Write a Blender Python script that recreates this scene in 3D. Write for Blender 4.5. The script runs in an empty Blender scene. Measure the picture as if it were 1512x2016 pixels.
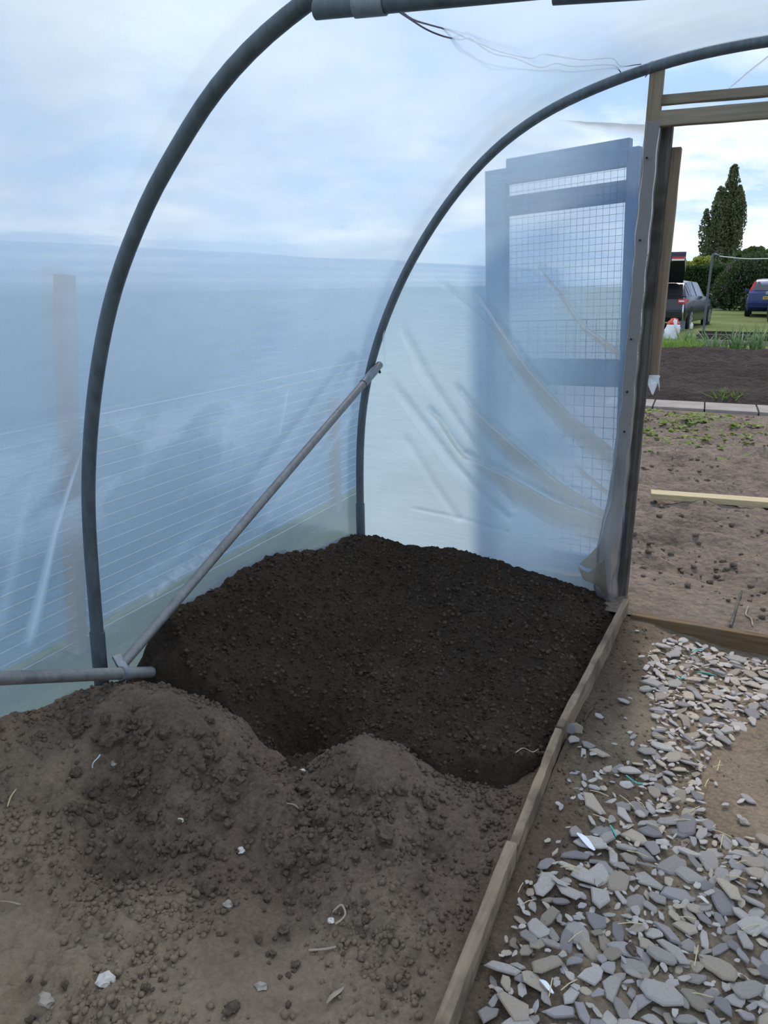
import bpy, bmesh, math, random
from mathutils import Vector, Matrix, noise, Euler
random.seed(11)
R = math.radians
SC = bpy.context.scene
COL = SC.collection

# ------------------------------------------------------------------ camera
YAW, PIT, F, CH = R(25), R(16.8), 1514.0, 1.5
cam = bpy.data.cameras.new('camera'); camo = bpy.data.objects.new('camera', cam); COL.objects.link(camo)
camo.location = (0, 0, CH); camo.rotation_euler = (R(90) - PIT, 0, YAW)
cam.sensor_fit = 'VERTICAL'; cam.sensor_height = 36; cam.lens = 36 * F / 2016
cam.clip_start = .02; cam.clip_end = 900
SC.camera = camo

def ray(px, py):
    u = (px - 756) / F; v = (py - 1008) / F
    d = v * math.cos(PIT) + math.sin(PIT); fw = math.cos(PIT) - v * math.sin(PIT)
    return Vector((u * math.cos(YAW) - fw * math.sin(YAW), u * math.sin(YAW) + fw * math.cos(YAW), -d))
def onY(px, py, Y):
    r = ray(px, py); t = Y / r.y; return Vector((r.x * t, Y, CH + r.z * t))
def onZ(px, py, Z=0.0):
    r = ray(px, py); t = (Z - CH) / r.z; return Vector((r.x * t, r.y * t, Z))
def proj(p):
    q = Vector((p[0], p[1], p[2] - CH))
    fx = q.x * math.cos(YAW) + q.y * math.sin(YAW); ff = -q.x * math.sin(YAW) + q.y * math.cos(YAW)
    z = ff * math.cos(PIT) - q.z * math.sin(PIT)
    v = -(q.z * math.cos(PIT) + ff * math.sin(PIT))
    if z <= .01: return None
    return (756 + F * fx / z, 1008 + F * v / z, z)

# ------------------------------------------------------------------ helpers
def tag(o, label=None, cat=None, group=None, kind=None):
    if label: o['label'] = label
    if cat: o['category'] = cat
    if group: o['group'] = group
    if kind: o['kind'] = kind
    return o
def empty(name, loc=(0, 0, 0), rz=0, label=None, cat=None, group=None):
    o = bpy.data.objects.new(name, None); COL.objects.link(o)
    o.location = loc; o.rotation_euler = (0, 0, rz); o.empty_display_size = .1
    return tag(o, label, cat, group)
class MB:
    def __init__(s): s.v = []; s.f = []; s.m = []
    def add(s, vs, fs, mi=0):
        b = len(s.v); s.v += [tuple(p) for p in vs]
        for f in fs: s.f.append(tuple(b + i for i in f)); s.m.append(mi)
    def box(s, c, d, M=None, mi=0):
        x, y, z = d[0] / 2, d[1] / 2, d[2] / 2
        vs = [Vector((a * x, b * y, e * z)) for e in (-1, 1) for b in (-1, 1) for a in (-1, 1)]
        vs = [(M @ p if M else p) + Vector(c) for p in vs]
        s.add(vs, [(0, 2, 3, 1), (4, 5, 7, 6), (0, 1, 5, 4), (2, 6, 7, 3), (0, 4, 6, 2), (1, 3, 7, 5)], mi)
    def bar(s, a, b, w, h, up=Vector((0, 0, 1)), seg=1, jit=0, mi=0):
        a = Vector(a); b = Vector(b); d = (b - a).normalized(); sx = d.cross(up).normalized(); u = sx.cross(d)
        rings = []
        for i in range(seg + 1):
            c = a.lerp(b, i / seg); j = lambda: random.uniform(-jit, jit)
            rings.append([c + sx * (p * w / 2 + j()) + u * (q * h / 2 + j()) for p, q in ((-1, -1), (1, -1), (1, 1), (-1, 1))])
        s.loft(rings, True, mi=mi)
    def loft(s, rings, cap=True, close=True, mi=0):
        n = len(rings[0]); vs = [p for r in rings for p in r]; fs = []
        for i in range(len(rings) - 1):
            for k in range(n if close else n - 1):
                k2 = (k + 1) % n
                fs.append((i * n + k, i * n + k2, (i + 1) * n + k2, (i + 1) * n + k))
        if cap:
            fs.append(tuple(range(n - 1, -1, -1))); fs.append(tuple((len(rings) - 1) * n + k for k in range(n)))
        s.add(vs, fs, mi)
    def tube(s, pts, r, n=10, cap=True, mi=0):
        pts = [Vector(p) for p in pts]; rings = []; up = None
        for i, p in enumerate(pts):
            d = (pts[min(i + 1, len(pts) - 1)] - pts[max(i - 1, 0)]).normalized()
            if up is None:
                up = Vector((0, 0, 1)) if abs(d.z) < .9 else Vector((1, 0, 0))
            sx = d.cross(up).normalized(); up = sx.cross(d).normalized()
            rr = r[i] if isinstance(r, (list, tuple)) else r
            rings.append([p + (sx * math.cos(a) + up * math.sin(a)) * rr for a in [2 * math.pi * k / n for k in range(n)]])
        s.loft(rings, cap, mi=mi)
    def build(s, name, mats, parent=None, smooth=False, bevel=0, auto=None):
        me = bpy.data.meshes.new(name); me.from_pydata(s.v, [], s.f)
        mats = mats if isinstance(mats, (list, tuple)) else [mats]
        for m in mats: me.materials.append(m)
        if len(mats) > 1: me.polygons.foreach_set('material_index', s.m)
        if smooth: me.polygons.foreach_set('use_smooth', [True] * len(s.f))
        me.update()
        if auto: me.set_sharp_from_angle(angle=R(auto))
        o = bpy.data.objects.new(name, me); COL.objects.link(o)
        if parent is not None: o.parent = parent
        if bevel:
            b = o.modifiers.new('bevel', 'BEVEL'); b.width = bevel; b.segments = 2; b.limit_method = 'ANGLE'; b.angle_limit = R(40)
        return o
def catmull(pts, sub=6):
    pts = [Vector(p) for p in pts]; out = []
    P = [pts[0] * 2 - pts[1]] + pts + [pts[-1] * 2 - pts[-2]]
    for i in range(1, len(P) - 2):
        for k in range(sub):
            t = k / sub; a, b, c, d = P[i - 1], P[i], P[i + 1], P[i + 2]
            out.append(.5 * ((2 * b) + (c - a) * t + (2 * a - 5 * b + 4 * c - d) * t * t + (3 * b - a - 3 * c + d) * t ** 3))
    out.append(pts[-1]); return out
def smooth_pts(p, it=3):
    for _ in range(it):
        p = [p[0]] + [(p[i - 1] + p[i] * 2 + p[i + 1]) / 4 for i in range(1, len(p) - 1)] + [p[-1]]
    return p
def sst(a, b, x):
    t = max(0, min(1, (x - a) / (b - a))); return t * t * (3 - 2 * t)
def fbm(x, y, z=0, o=4): return noise.fractal((x, y, z), 1.0, 2.0, o)
def lerp_tab(tab, x):
    if x <= tab[0][0]: return tab[0][1]
    for (a, b), (c, d) in zip(tab, tab[1:]):
        if x <= c: return b + (d - b) * (x - a) / (c - a)
    return tab[-1][1]

# ------------------------------------------------------------------ materials
class NT:
    def __init__(s, name):
        s.mat = bpy.data.materials.new(name); s.mat.use_nodes = True
        s.t = s.mat.node_tree; s.t.nodes.clear(); s.out = s.n('ShaderNodeOutputMaterial')
    def n(s, ty, **kw):
        o = s.t.nodes.new(ty)
        for k, v in kw.items():
            if k.startswith('_'): setattr(o, k[1:], v)
            else: s.set(o, k, v)
        return o
    def set(s, o, k, v):
        key = int(k[1:]) if k[0] == 'i' and k[1:].isdigit() else k.replace('__', ' ')
        if hasattr(v, 'is_output') or isinstance(v, bpy.types.NodeSocket): s.t.links.new(v, o.inputs[key])
        else: o.inputs[key].default_value = v
    def link(s, a, b): s.t.links.new(a, b)
    def coord(s, which='Object'): return s.n('ShaderNodeTexCoord').outputs[which]
    def noise(s, vec, scale, detail=4, rough=.55, dist=0):
        o = s.n('ShaderNodeTexNoise'); s.link(vec, o.inputs['Vector'])
        o.inputs['Scale'].default_value = scale; o.inputs['Detail'].default_value = detail
        o.inputs['Roughness'].default_value = rough; o.inputs['Distortion'].default_value = dist
        return o.outputs['Fac']
    def scale(s, vec, sc, loc=(0, 0, 0), rot=(0, 0, 0)):
        o = s.n('ShaderNodeMapping'); s.link(vec, o.inputs['Vector']); o.inputs['Scale'].default_value = sc
        o.inputs['Location'].default_value = loc; o.inputs['Rotation'].default_value = rot
        return o.outputs[0]
    def ramp(s, fac, stops):
        o = s.n('ShaderNodeValToRGB'); e = o.color_ramp.elements
        while len(e) < len(stops): e.new(.5)
        for el, (p, c) in zip(e, stops):
            el.position = p; el.color = (*c, 1) if len(c) == 3 else c
        s.link(fac, o.inputs['Fac']); return o.outputs['Color']
    def mr(s, v, a, b, c=0, d=1):
        o = s.n('ShaderNodeMapRange'); s.link(v, o.inputs['Value'])
        for k, q in zip(('From Min', 'From Max', 'To Min', 'To Max'), (a, b, c, d)): o.inputs[k].default_value = q
        return o.outputs[0]
    def math(s, op, a, b=0.5):
        o = s.n('ShaderNodeMath'); o.operation = op
        for i, q in enumerate((a, b)):
            if isinstance(q, bpy.types.NodeSocket): s.link(q, o.inputs[i])
            else: o.inputs[i].default_value = q
        return o.outputs[0]
    def mix(s, fac, a, b):
        o = s.n('ShaderNodeMix'); o.data_type = 'RGBA'
        for i, q in ((0, fac), (6, a), (7, b)):
            if isinstance(q, bpy.types.NodeSocket): s.link(q, o.inputs[i])
            else: o.inputs[i].default_value = q if i == 0 else (*q, 1)
        return o.outputs[2]
    def bump(s, h, strength=.5, dist=.01):
        o = s.n('ShaderNodeBump'); s.link(h, o.inputs['Height']); o.inputs['Strength'].default_value = strength
        o.inputs['Distance'].default_value = dist; return o.outputs[0]
    def pbr(s, col, rough=.8, metal=0, normal=None, spec=.3, **kw):
        o = s.n('ShaderNodeBsdfPrincipled')
        for k, q in (('Base Color', col), ('Roughness', rough), ('Metallic', metal), ('Specular IOR Level', spec)):
            if isinstance(q, bpy.types.NodeSocket): s.link(q, o.inputs[k])
            else: o.inputs[k].default_value = (*q, 1) if isinstance(q, tuple) else q
        if normal is not None: s.link(normal, o.inputs['Normal'])
        for k, q in kw.items(): o.inputs[k.replace('_', ' ')].default_value = q
        return o.outputs[0]
    def mixs(s, fac, a, b):
        o = s.n('ShaderNodeMixShader')
        if isinstance(fac, bpy.types.NodeSocket): s.link(fac, o.inputs[0])
        else: o.inputs[0].default_value = fac
        s.link(a, o.inputs[1]); s.link(b, o.inputs[2]); return o.outputs[0]
    def fin(s, sh): s.link(sh, s.out.inputs['Surface']); return s.mat

def flat(name, col, rough=.6, metal=0, spec=.4, var=.0, vs=20):
    t = NT(name)
    if var:
        f = t.noise(t.coord(), vs, 5)
        c = t.mix(t.mr(f, .3, .7), tuple(x * (1 - var) for x in col), tuple(min(1, x * (1 + var)) for x in col))
        return t.fin(t.pbr(c, rough, metal, t.bump(f, .2, .003), spec))
    return t.fin(t.pbr(col, rough, metal, None, spec))

def soil_mat(name, dark, mid, light, patch=2.5, grain=90, bump=.9, bd=.012, dry=None, damp=None):
    t = NT(name); v = t.coord()
    a = t.noise(v, patch, 5, .6); b = t.noise(v, grain, 6, .7); c = t.noise(v, grain * .2, 5, .6)
    base = t.ramp(t.math('ADD', t.math('MULTIPLY', a, .65), t.math('MULTIPLY', c, .35)), [(.36, dark), (.5, mid), (.64, light)])
    col = t.mix(t.mr(b, .32, .68), tuple(x * .6 for x in mid), tuple(min(1, x * 1.25) for x in light))
    col = t.mix(.45, base, col)
    if dry:
        sp = t.n('ShaderNodeSeparateXYZ'); t.link(v, sp.inputs[0]); w = t.noise(v, 2.6, 5, .6, .4)
        k = t.math('ADD', t.math('MULTIPLY', t.math('SUBTRACT', w, .5), 1.6), t.mr(sp.outputs['Y'], 1.45, .85, 0, 1))
        col = t.mix(t.mr(k, .15, .75, 0, .75), col, t.mix(t.mr(b, .3, .7), tuple(x * .75 for x in dry), dry))
    if damp:
        sp = t.n('ShaderNodeSeparateXYZ'); t.link(v, sp.inputs[0]); w = t.noise(v, 3.2, 5, .6, .5)
        k = t.math('ADD', t.math('MULTIPLY', t.math('SUBTRACT', w, .5), 2.2), t.mr(sp.outputs['X'], -.02, -.34, 0, 1))
        col = t.mix(t.mr(k, .35, .95, 0, .8), col, t.mix(t.mr(b, .3, .7), tuple(x * .7 for x in damp), tuple(x * 1.4 for x in damp)))
    vo = t.n('ShaderNodeTexVoronoi'); t.link(v, vo.inputs['Vector']); vo.inputs['Scale'].default_value = grain * .55
    h = t.math('ADD', t.math('MULTIPLY', b, .5), t.math('ADD', t.math('MULTIPLY', c, .8), t.math('MULTIPLY', vo.outputs['Distance'], -.5)))
    return t.fin(t.pbr(col, .95, 0, t.bump(h, bump, bd), .15))

M = {}
M['compost'] = soil_mat('compost', (.022, .015, .010), (.037, .0255, .018), (.060, .042, .029), 3, 110, 1, .015)
M['crumb'] = soil_mat('compost_crumb', (.024, .016, .011), (.055, .038, .027), (.10, .070, .048), 8, 150, .6, .004)
M['soil'] = soil_mat('loose_soil', (.066, .046, .032), (.116, .082, .058), (.19, .140, .10), 2.2, 80, 1, .014, dry=(.37, .275, .185))
M['clod'] = soil_mat('soil_clod', (.088, .062, .044), (.132, .096, .069), (.18, .134, .098), 1.5, 9, .5, .25)
M['path'] = soil_mat('path_soil', (.13, .095, .064), (.21, .158, .110), (.31, .235, .160), 2.6, 85, 1, .014, damp=(.085, .060, .042))
M['yard'] = soil_mat('yard_soil', (.12, .088, .068), (.245, .187, .145), (.34, .265, .205), 1.7, 40, 1, .05)
M['ridge'] = soil_mat('dark_bed_soil', (.028, .021, .018), (.046, .035, .030), (.075, .058, .050), 1.5, 25, 1, .05)

def wood_mat(name, a, b, sc=(60, 60, 3), rough=.8, dirt=None):
    t = NT(name); v = t.scale(t.coord(), sc)
    n = t.noise(v, 1, 6, .6, .6); k = t.noise(t.coord(), 6, 4)
    col = t.mix(t.mr(n, .3, .7), a, b)
    if dirt: col = t.mix(t.mr(k, .48, .62, 0, .85), col, dirt)
    return t.fin(t.pbr(col, rough, 0, t.bump(n, .35, .004), .2))
M['post_wood'] = wood_mat('post_timber', (.19, .145, .10), (.30, .235, .165))
M['dark_wood'] = wood_mat('weathered_timber', (.055, .05, .045), (.15, .135, .115), (70, 70, 2.5), dirt=(.05, .045, .04))
M['batten_wood'] = wood_mat('batten_timber', (.20, .14, .095), (.33, .245, .175))
M['lintel_wood'] = wood_mat('lintel_timber', (.20, .16, .115), (.33, .27, .20), (3, 60, 60))
M['edge_wood'] = wood_mat('edging_timber', (.19, .135, .09), (.33, .245, .17), (50, 3, 50), dirt=(.12, .087, .06))
M['sill_wood'] = wood_mat('threshold_timber', (.09, .055, .026), (.19, .125, .065), (3, 50, 50), dirt=(.14, .10, .07))
M['plank_wood'] = wood_mat('new_plank_timber', (.42, .34, .19), (.58, .49, .30), (3, 60, 60))
M['fence_wood'] = wood_mat('fence_timber', (.42, .27, .18), (.60, .42, .30))
M['door_wood'] = flat('door_blue_grey', (.17, .27, .46), .6, var=.15)  # blue-grey tone over all the door timber
M['bed_wood'] = flat('raised_bed_timber', (.05, .04, .036), .85, var=.3, vs=8)

def metal_mat(name, a, b, rough=.5, metal=.6):
    t = NT(name); v = t.coord(); n = t.noise(v, 14, 6, .7); s = t.noise(t.scale(v, (40, 40, 6)), 1, 5, .7)
    col = t.mix(t.mr(t.math('ADD', t.math('MULTIPLY', n, .5), t.math('MULTIPLY', s, .5)), .35, .65), a, b)
    return t.fin(t.pbr(col, t.mr(n, .3, .7, rough - .1, rough + .15), metal, t.bump(s, .12, .002), .5))
M['galv'] = metal_mat('galvanised_tube', (.075, .09, .105), (.15, .175, .195), .5, .45)
M['brace'] = metal_mat('dull_brace_tube', (.17, .165, .16), (.31, .30, .29), .5, .5)
M['clamp'] = metal_mat('grey_clamp', (.16, .18, .20), (.28, .31, .34), .5, .5)
M['wire'] = flat('purple_wire', (.10, .05, .10), .5, .2)
M['pale_wire'] = flat('pale_fence_wire', (.62, .66, .66), .5)
M['mesh_wire'] = flat('mesh_wire', (.22, .26, .28), .5, .5)

def film_mat(name, haze=.45, tint=(.90, .95, 1.0), tr=(.70, .80, .95), hv=.25, low=False, dirt=None, gl=.25, patches=False, blur=.5, deep=0, dif=.2, fade=False, near_post=0):
    t = NT(name); v = t.coord()
    n1 = t.noise(v, 1.6, 4, .55, .4); n2 = t.noise(t.scale(v, (2, 2, 9)), 3, 5, .6); n3 = t.noise(v, 60, 3, .6)
    hz = t.math('ADD', haze - hv * .5, t.math('MULTIPLY', t.math('ADD', t.math('MULTIPLY', n1, .65), t.math('MULTIPLY', n2, .35)), hv))
    if True:
        sp = t.n('ShaderNodeSeparateXYZ'); t.link(v, sp.inputs[0]); z = sp.outputs['Z']; y = sp.outputs['Y']
        np_ = t.mr(sp.outputs['X'], -.88, -.60, 0, 1)
    if low:      # the buried skirt of the sheet is creased and scuffed
        hz = t.math('ADD', hz, t.mr(t.math('ADD', z, t.math('MULTIPLY', n1, .25)), .62, .42, 0, .07))
    if patches:  # noise-shaped patches of extra haze low on the sheet
        nb = t.noise(t.scale(v, (1, 1.0, 1.9), (3.3, 1.7, .4)), 2.3, 5, .55, .5)
        band = t.math('MULTIPLY', t.math('MULTIPLY', t.mr(z, 1.13, 1.02), t.mr(z, .70, .82)), t.mr(y, 2.7, 2.35))
        hz = t.math('ADD', hz, t.math('MULTIPLY', t.math('MULTIPLY', band, t.mr(nb, .445, .555)), .30))
    if deep: hz = t.math('ADD', hz, t.mr(z, 1.75, 1.05, 0, deep))
    bl = t.mr(z, .55, 1.4, blur * .15, blur)
    if near_post:
        hz = t.math('SUBTRACT', hz, t.math('MULTIPLY', np_, near_post)); bl = t.math('MULTIPLY', blur, t.math('SUBTRACT', 1.0, np_))
    if patches: hz = t.math('SUBTRACT', hz, t.mr(z, 1.2, .5, 0, .13))
    tr_c = tr
    if dirt:
        tr_c = t.mix(t.mr(n1, .35, .65, .3, 1), tr, dirt)
    a = t.n('ShaderNodeBsdfTransparent'); a.inputs[0].default_value = (*tint, 1)
    b = t.n('ShaderNodeBsdfTranslucent'); d = t.n('ShaderNodeBsdfDiffuse')
    for q in (b, d):
        if isinstance(tr_c, tuple): q.inputs[0].default_value = (*tr_c, 1)
        else: t.link(tr_c, q.inputs[0])
    bm = t.bump(t.math('ADD', n2, t.math('MULTIPLY', n3, .15)), .25, .01)
    t.link(bm, b.inputs['Normal'])
    bd = t.mixs(dif, b.outputs[0], d.outputs[0])
    rf = t.n('ShaderNodeBsdfRefraction'); rf.inputs['Color'].default_value = (*tint, 1); rf.inputs['IOR'].default_value = 1.03; rf.inputs['Roughness'].default_value = .22
    body = t.mixs(t.math('MINIMUM', hz, .95), t.mixs(bl, a.outputs[0], rf.outputs[0]), bd)
    g = t.n('ShaderNodeBsdfGlossy'); g.inputs['Roughness'].default_value = .16; t.link(bm, g.inputs['Normal'])
    lw = t.n('ShaderNodeLayerWeight'); lw.inputs['Blend'].default_value = .35
    sh = t.mixs(t.math('MULTIPLY', lw.outputs['Fresnel'], gl), body, g.outputs[0])
    if fade:     # a fold flattens out: less doubled film, painted crease highlights taper off
        at = t.n('ShaderNodeAttribute'); at.attribute_name = 'fold'
        c = t.n('ShaderNodeBsdfTransparent'); sh = t.mixs(at.outputs['Fac'], c.outputs[0], sh)
    return t.fin(sh)
M['film'] = film_mat('polythene_film', .54, tr=(.76, .92, 1.0), low=True, patches=True, blur=.4)
M['film_end'] = film_mat('polythene_end_film', .56, tr=(.60, .76, .84), hv=.34, low=True, deep=.34, blur=.7, near_post=.36)
M['crease'] = film_mat('crease_glint_and_scuff', .95, tr=(.97, .99, 1.0), hv=.2, blur=0, dif=.05, gl=.1, fade=True)  # highlights on folds put into a whiter film colour; also serves scuffs
M['door_sheet'] = film_mat('door_polythene', .35, tr=(.8, .88, .98), hv=.2, blur=0)
M['pleat'] = film_mat('dusty_polythene_pleat', .72, (.95, .92, .88), (.92, .87, .80), .25, dirt=(.76, .68, .59), gl=.15, fade=True, blur=0)
M['wrap'] = film_mat('grey_polythene_wrap', .80, (.9, .9, .93), (.46, .44, .45), .2, dirt=(.36, .345, .35), gl=.35, blur=0, dif=.6)
M['flap'] = film_mat('brown_polythene_flap', .8, (.9, .85, .78), (.62, .54, .45), .2, dirt=(.40, .33, .26), gl=.1)

def net_mat(name, col, cover):
    t = NT(name); v = t.coord()
    w = t.n('ShaderNodeTexWave'); t.link(v, w.inputs['Vector']); w.wave_type = 'BANDS'; w.bands_direction = 'Z'
    w.inputs['Scale'].default_value = 6.5; w.inputs['Distortion'].default_value = .4
    k = t.math('ADD', cover, t.math('MULTIPLY', w.outputs['Fac'], .14))
    a = t.n('ShaderNodeBsdfTransparent'); b = t.n('ShaderNodeBsdfTranslucent'); b.inputs[0].default_value = (*col, 1)
    d = t.n('ShaderNodeBsdfDiffuse'); d.inputs[0].default_value = (*col, 1)
    return t.fin(t.mixs(k, a.outputs[0], t.mixs(.5, b.outputs[0], d.outputs[0])))
M['net'] = net_mat('blue_windbreak_net', (.26, .52, .95), .55)

def slate(name, a, b):
    t = NT(name); v = t.coord(); oi = t.n('ShaderNodeObjectInfo')
    n = t.noise(v, 35, 5, .65); m = t.noise(v, 9, 3)
    col = t.mix(t.mr(n, .3, .7), a, b)
    col = t.mix(t.mr(m, .5, .75, 0, .45), col, (.27, .21, .16))
    hs = t.n('ShaderNodeHueSaturation'); t.link(col, hs.inputs['Color'])
    t.link(t.mr(oi.outputs['Random'], 0, 1, .62, 1.15), hs.inputs['Value'])
    return t.fin(t.pbr(hs.outputs[0], .75, 0, t.bump(n, .4, .003), .35))
M['slate'] = slate('grey_slate', (.325, .285, .255), (.45, .405, .37))
M['slate_b'] = slate('blue_slate', (.235, .21, .205), (.345, .315, .31))
M['slate_c'] = slate('dusty_slate', (.31, .25, .19), (.43, .36, .285))
M['stone'] = flat('white_stone', (.62, .57, .50), .8, var=.2, vs=40)
M['pebble'] = flat('pale_pebble', (.34, .29, .24), .85, var=.2, vs=40)
M['straw'] = flat('straw', (.58, .47, .27), .8)
M['root'] = flat('dry_root', (.34, .27, .20), .9, var=.2)
M['twine'] = flat('turquoise_twine', (.06, .52, .42), .7)
M['white_plastic'] = flat('white_plastic', (.80, .82, .85), .4)
M['red_plastic'] = flat('red_plastic', (.75, .10, .06), .4)
def conc():
    t = NT('concrete'); v = t.coord(); n = t.noise(v, 3, 6, .7); k = t.noise(v, 60, 4)
    c = t.mix(t.mr(n, .3, .7), (.24, .21, .185), (.36, .32, .285))
    return t.fin(t.pbr(c, .9, 0, t.bump(k, .2, .004), .2))
M['concrete'] = conc()
def leaf(name, c, c2, tr=.35, vs=3.):
    t = NT(name); n = t.noise(t.coord(), vs, 3)
    col = t.mix(t.mr(n, .3, .7), c, c2)
    p = t.pbr(col, .6, 0, None, .3)
    b = t.n('ShaderNodeBsdfTranslucent'); t.link(col, b.inputs[0])
    return t.fin(t.mixs(tr, p, b.outputs[0]))
M['weed'] = leaf('weed_leaf', (.15, .22, .04), (.32, .40, .09))
M['leek'] = leaf('leek_leaf', (.10, .20, .075), (.22, .33, .15))
M['grass'] = leaf('grass_blade', (.12, .24, .03), (.26, .40, .07))
M['poplar'] = leaf('poplar_leaf', (.085, .11, .05), (.19, .21, .10), .3, .6)
M['hedge'] = leaf('hedge_leaf', (.018, .045, .012), (.06, .10, .025), .25, 1.)
M['lime'] = leaf('yellow_green_leaf', (.26, .30, .05), (.40, .42, .10), .4, .5)
M['bush'] = leaf('bush_leaf', (.035, .062, .022), (.085, .12, .045), .3, .8)
M['lilac'] = flat('lilac_blossom', (.30, .17, .30), .8)
M['oak'] = leaf('far_tree_leaf', (.05, .09, .022), (.12, .17, .05), .3, .4)
M['bark'] = flat('bark', (.09, .07, .055), .9, var=.3)
def lawn():
    t = NT('lawn_turf'); v = t.coord(); a = t.noise(v, .5, 5, .6); b = t.noise(v, 14, 5, .7)
    c = t.mix(t.mr(a, .35, .65), (.115, .155, .045), (.21, .23, .09)); c = t.mix(t.mr(b, .3, .7, 0, .5), c, (.07, .10, .025))
    return t.fin(t.pbr(c, .95, 0, t.bump(b, .8, .04), .1))
M['lawn'] = lawn()
M['paint_grey'] = flat('dark_grey_car_paint', (.035, .042, .05), .22, .5, .6)
M['paint_blue'] = flat('blue_car_paint', (.012, .03, .13), .25, .3, .6)
M['paint_silver'] = flat('silver_car_paint', (.35, .37, .39), .25, .6, .6)
M['glass'] = flat('car_glass', (.03, .04, .045), .05, 0, .8)
M['tyre'] = flat('tyre_rubber', (.015, .015, .016), .85)
M['alloy'] = flat('alloy_wheel', (.45, .46, .47), .35, .8)
M['black'] = flat('black_trim', (.012, .012, .013), .7)
M['red_lamp'] = flat('red_lamp', (.55, .02, .02), .2)
M['clear_lamp'] = flat('clear_lamp', (.75, .75, .75), .15)
M['plate'] = flat('yellow_plate', (.65, .50, .05), .5)
M['chrome'] = flat('chrome', (.6, .6, .62), .2, 1)

# ------------------------------------------------------------------ sky and sun
def world():
    w = bpy.data.worlds.new('sky'); SC.world = w; w.use_nodes = True
    t = NT.__new__(NT); t.t = w.node_tree; t.t.nodes.clear()
    out = t.n('ShaderNodeOutputWorld'); bg = t.n('ShaderNodeBackground')
    d = t.coord('Generated'); sp = t.n('ShaderNodeSeparateXYZ'); t.link(d, sp.inputs[0])
    z = t.math('ADD', t.math('MAXIMUM', sp.outputs['Z'], 0.0), .22)
    cb = t.n('ShaderNodeCombineXYZ'); t.link(t.math('DIVIDE', sp.outputs['X'], z), cb.inputs[0]); t.link(t.math('DIVIDE', sp.outputs['Y'], z), cb.inputs[1])
    t.link(t.math('MULTIPLY', sp.outputs['Z'], 1.5), cb.inputs[2])
    v = t.scale(cb.outputs[0], (1, 1, 1), (2.3, .8, 0))
    n = t.noise(v, 1.35, 8, .55, .25); n2 = t.noise(t.scale(v, (1, 1, 1), (5, 3, 1)), 1.8, 6, .55)
    blue = t.mix(t.mr(sp.outputs['Z'], .0, .75), (.46, .63, .90), (.30, .48, .84))
    cloud = t.mix(t.mr(n2, .32, .68), (.50, .60, .77), (1.10, 1.10, 1.10))
    c = t.mix(t.mr(n, .42, .54), blue, cloud)
    c = t.mix(t.mr(sp.outputs['Z'], .0, .10, .35, 0), c, (.90, .95, 1.0))
    c = t.mix(t.mr(sp.outputs['Z'], -.02, .0), (.10, .12, .06), c)
    t.link(c, bg.inputs['Color']); bg.inputs['Strength'].default_value = 1.15
    t.link(bg.outputs[0], out.inputs[0])
world()
sd = bpy.data.lights.new('sun', 'SUN'); sd.energy = 1.9; sd.angle = R(9); sd.color = (1, .90, .76)
so = bpy.data.objects.new('sun', sd); COL.objects.link(so)
so.rotation_euler = Vector((.10, -.62, -.80)).to_track_quat('-Z', 'Y').to_euler(); so.location = (0, 8, 9)

SC.view_settings.view_transform = 'Standard'; SC.view_settings.look = 'None'
SC.view_settings.exposure = 0.22; SC.view_settings.gamma = 1; SC.view_settings.use_curve_mapping = False

# ------------------------------------------------------------------ hoops and sheeting
NY, EY, PR = 1.70, 3.60, .021
near_tab = [(-1.852, -.15), (-1.845, .26), (-1.836, .43), (-1.83, .59), (-1.82, .75), (-1.805, .88), (-1.78, 1.012), (-1.744, 1.155), (-1.70, 1.29),
            (-1.648, 1.419), (-1.59, 1.529), (-1.53, 1.619), (-1.46, 1.717), (-1.375, 1.808), (-1.297, 1.889), (-1.216, 1.959), (-1.097, 2.037),
            (-.974, 2.092), (-.80, 2.165), (-.6, 2.235), (-.4, 2.285), (-.2, 2.315), (0, 2.326)]
end_tab = [(-1.815, -.15), (-1.819, .109), (-1.823, .363), (-1.822, .62), (-1.80, .89), (-1.735, 1.155), (-1.627, 1.418), (-1.507, 1.631), (-1.356, 1.841),
           (-1.168, 2.035), (-.968, 2.165), (-.757, 2.25), (-.5, 2.318), (-.276, 2.352), (-.078, 2.364), (0, 2.365)]
def resample(pts, n):
    L = [0]
    for a, b in zip(pts, pts[1:]): L.append(L[-1] + (b - a).length)
    out = []
    for i in range(n):
        s = L[-1] * i / (n - 1); k = 0
        while k < len(L) - 2 and L[k + 1] < s: k += 1
        out.append(pts[k].lerp(pts[k + 1], (s - L[k]) / max(1e-9, L[k + 1] - L[k])))
    return out
NP = 61
def profile(tab):
    p = smooth_pts(catmull([Vector((x, 0, z)) for x, z in tab], 5), 12)
    left = resample(p, NP); right = [Vector((-q.x, 0, q.z)) for q in reversed(left[:-1])]
    return left + right
PN, PE = profile(near_tab), profile(end_tab)
NN = len(PN)
def prof(i, y):
    t = max(0, min(1, (y - NY) / (EY - NY))); return PN[i].lerp(PE[i], t)
def nrm(P, i):
    a = P[max(0, i - 1)]; b = P[min(len(P) - 1, i + 1)]; d = (b - a).normalized()
    return Vector((-d.z, 0, d.x))      # points outwards
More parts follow.
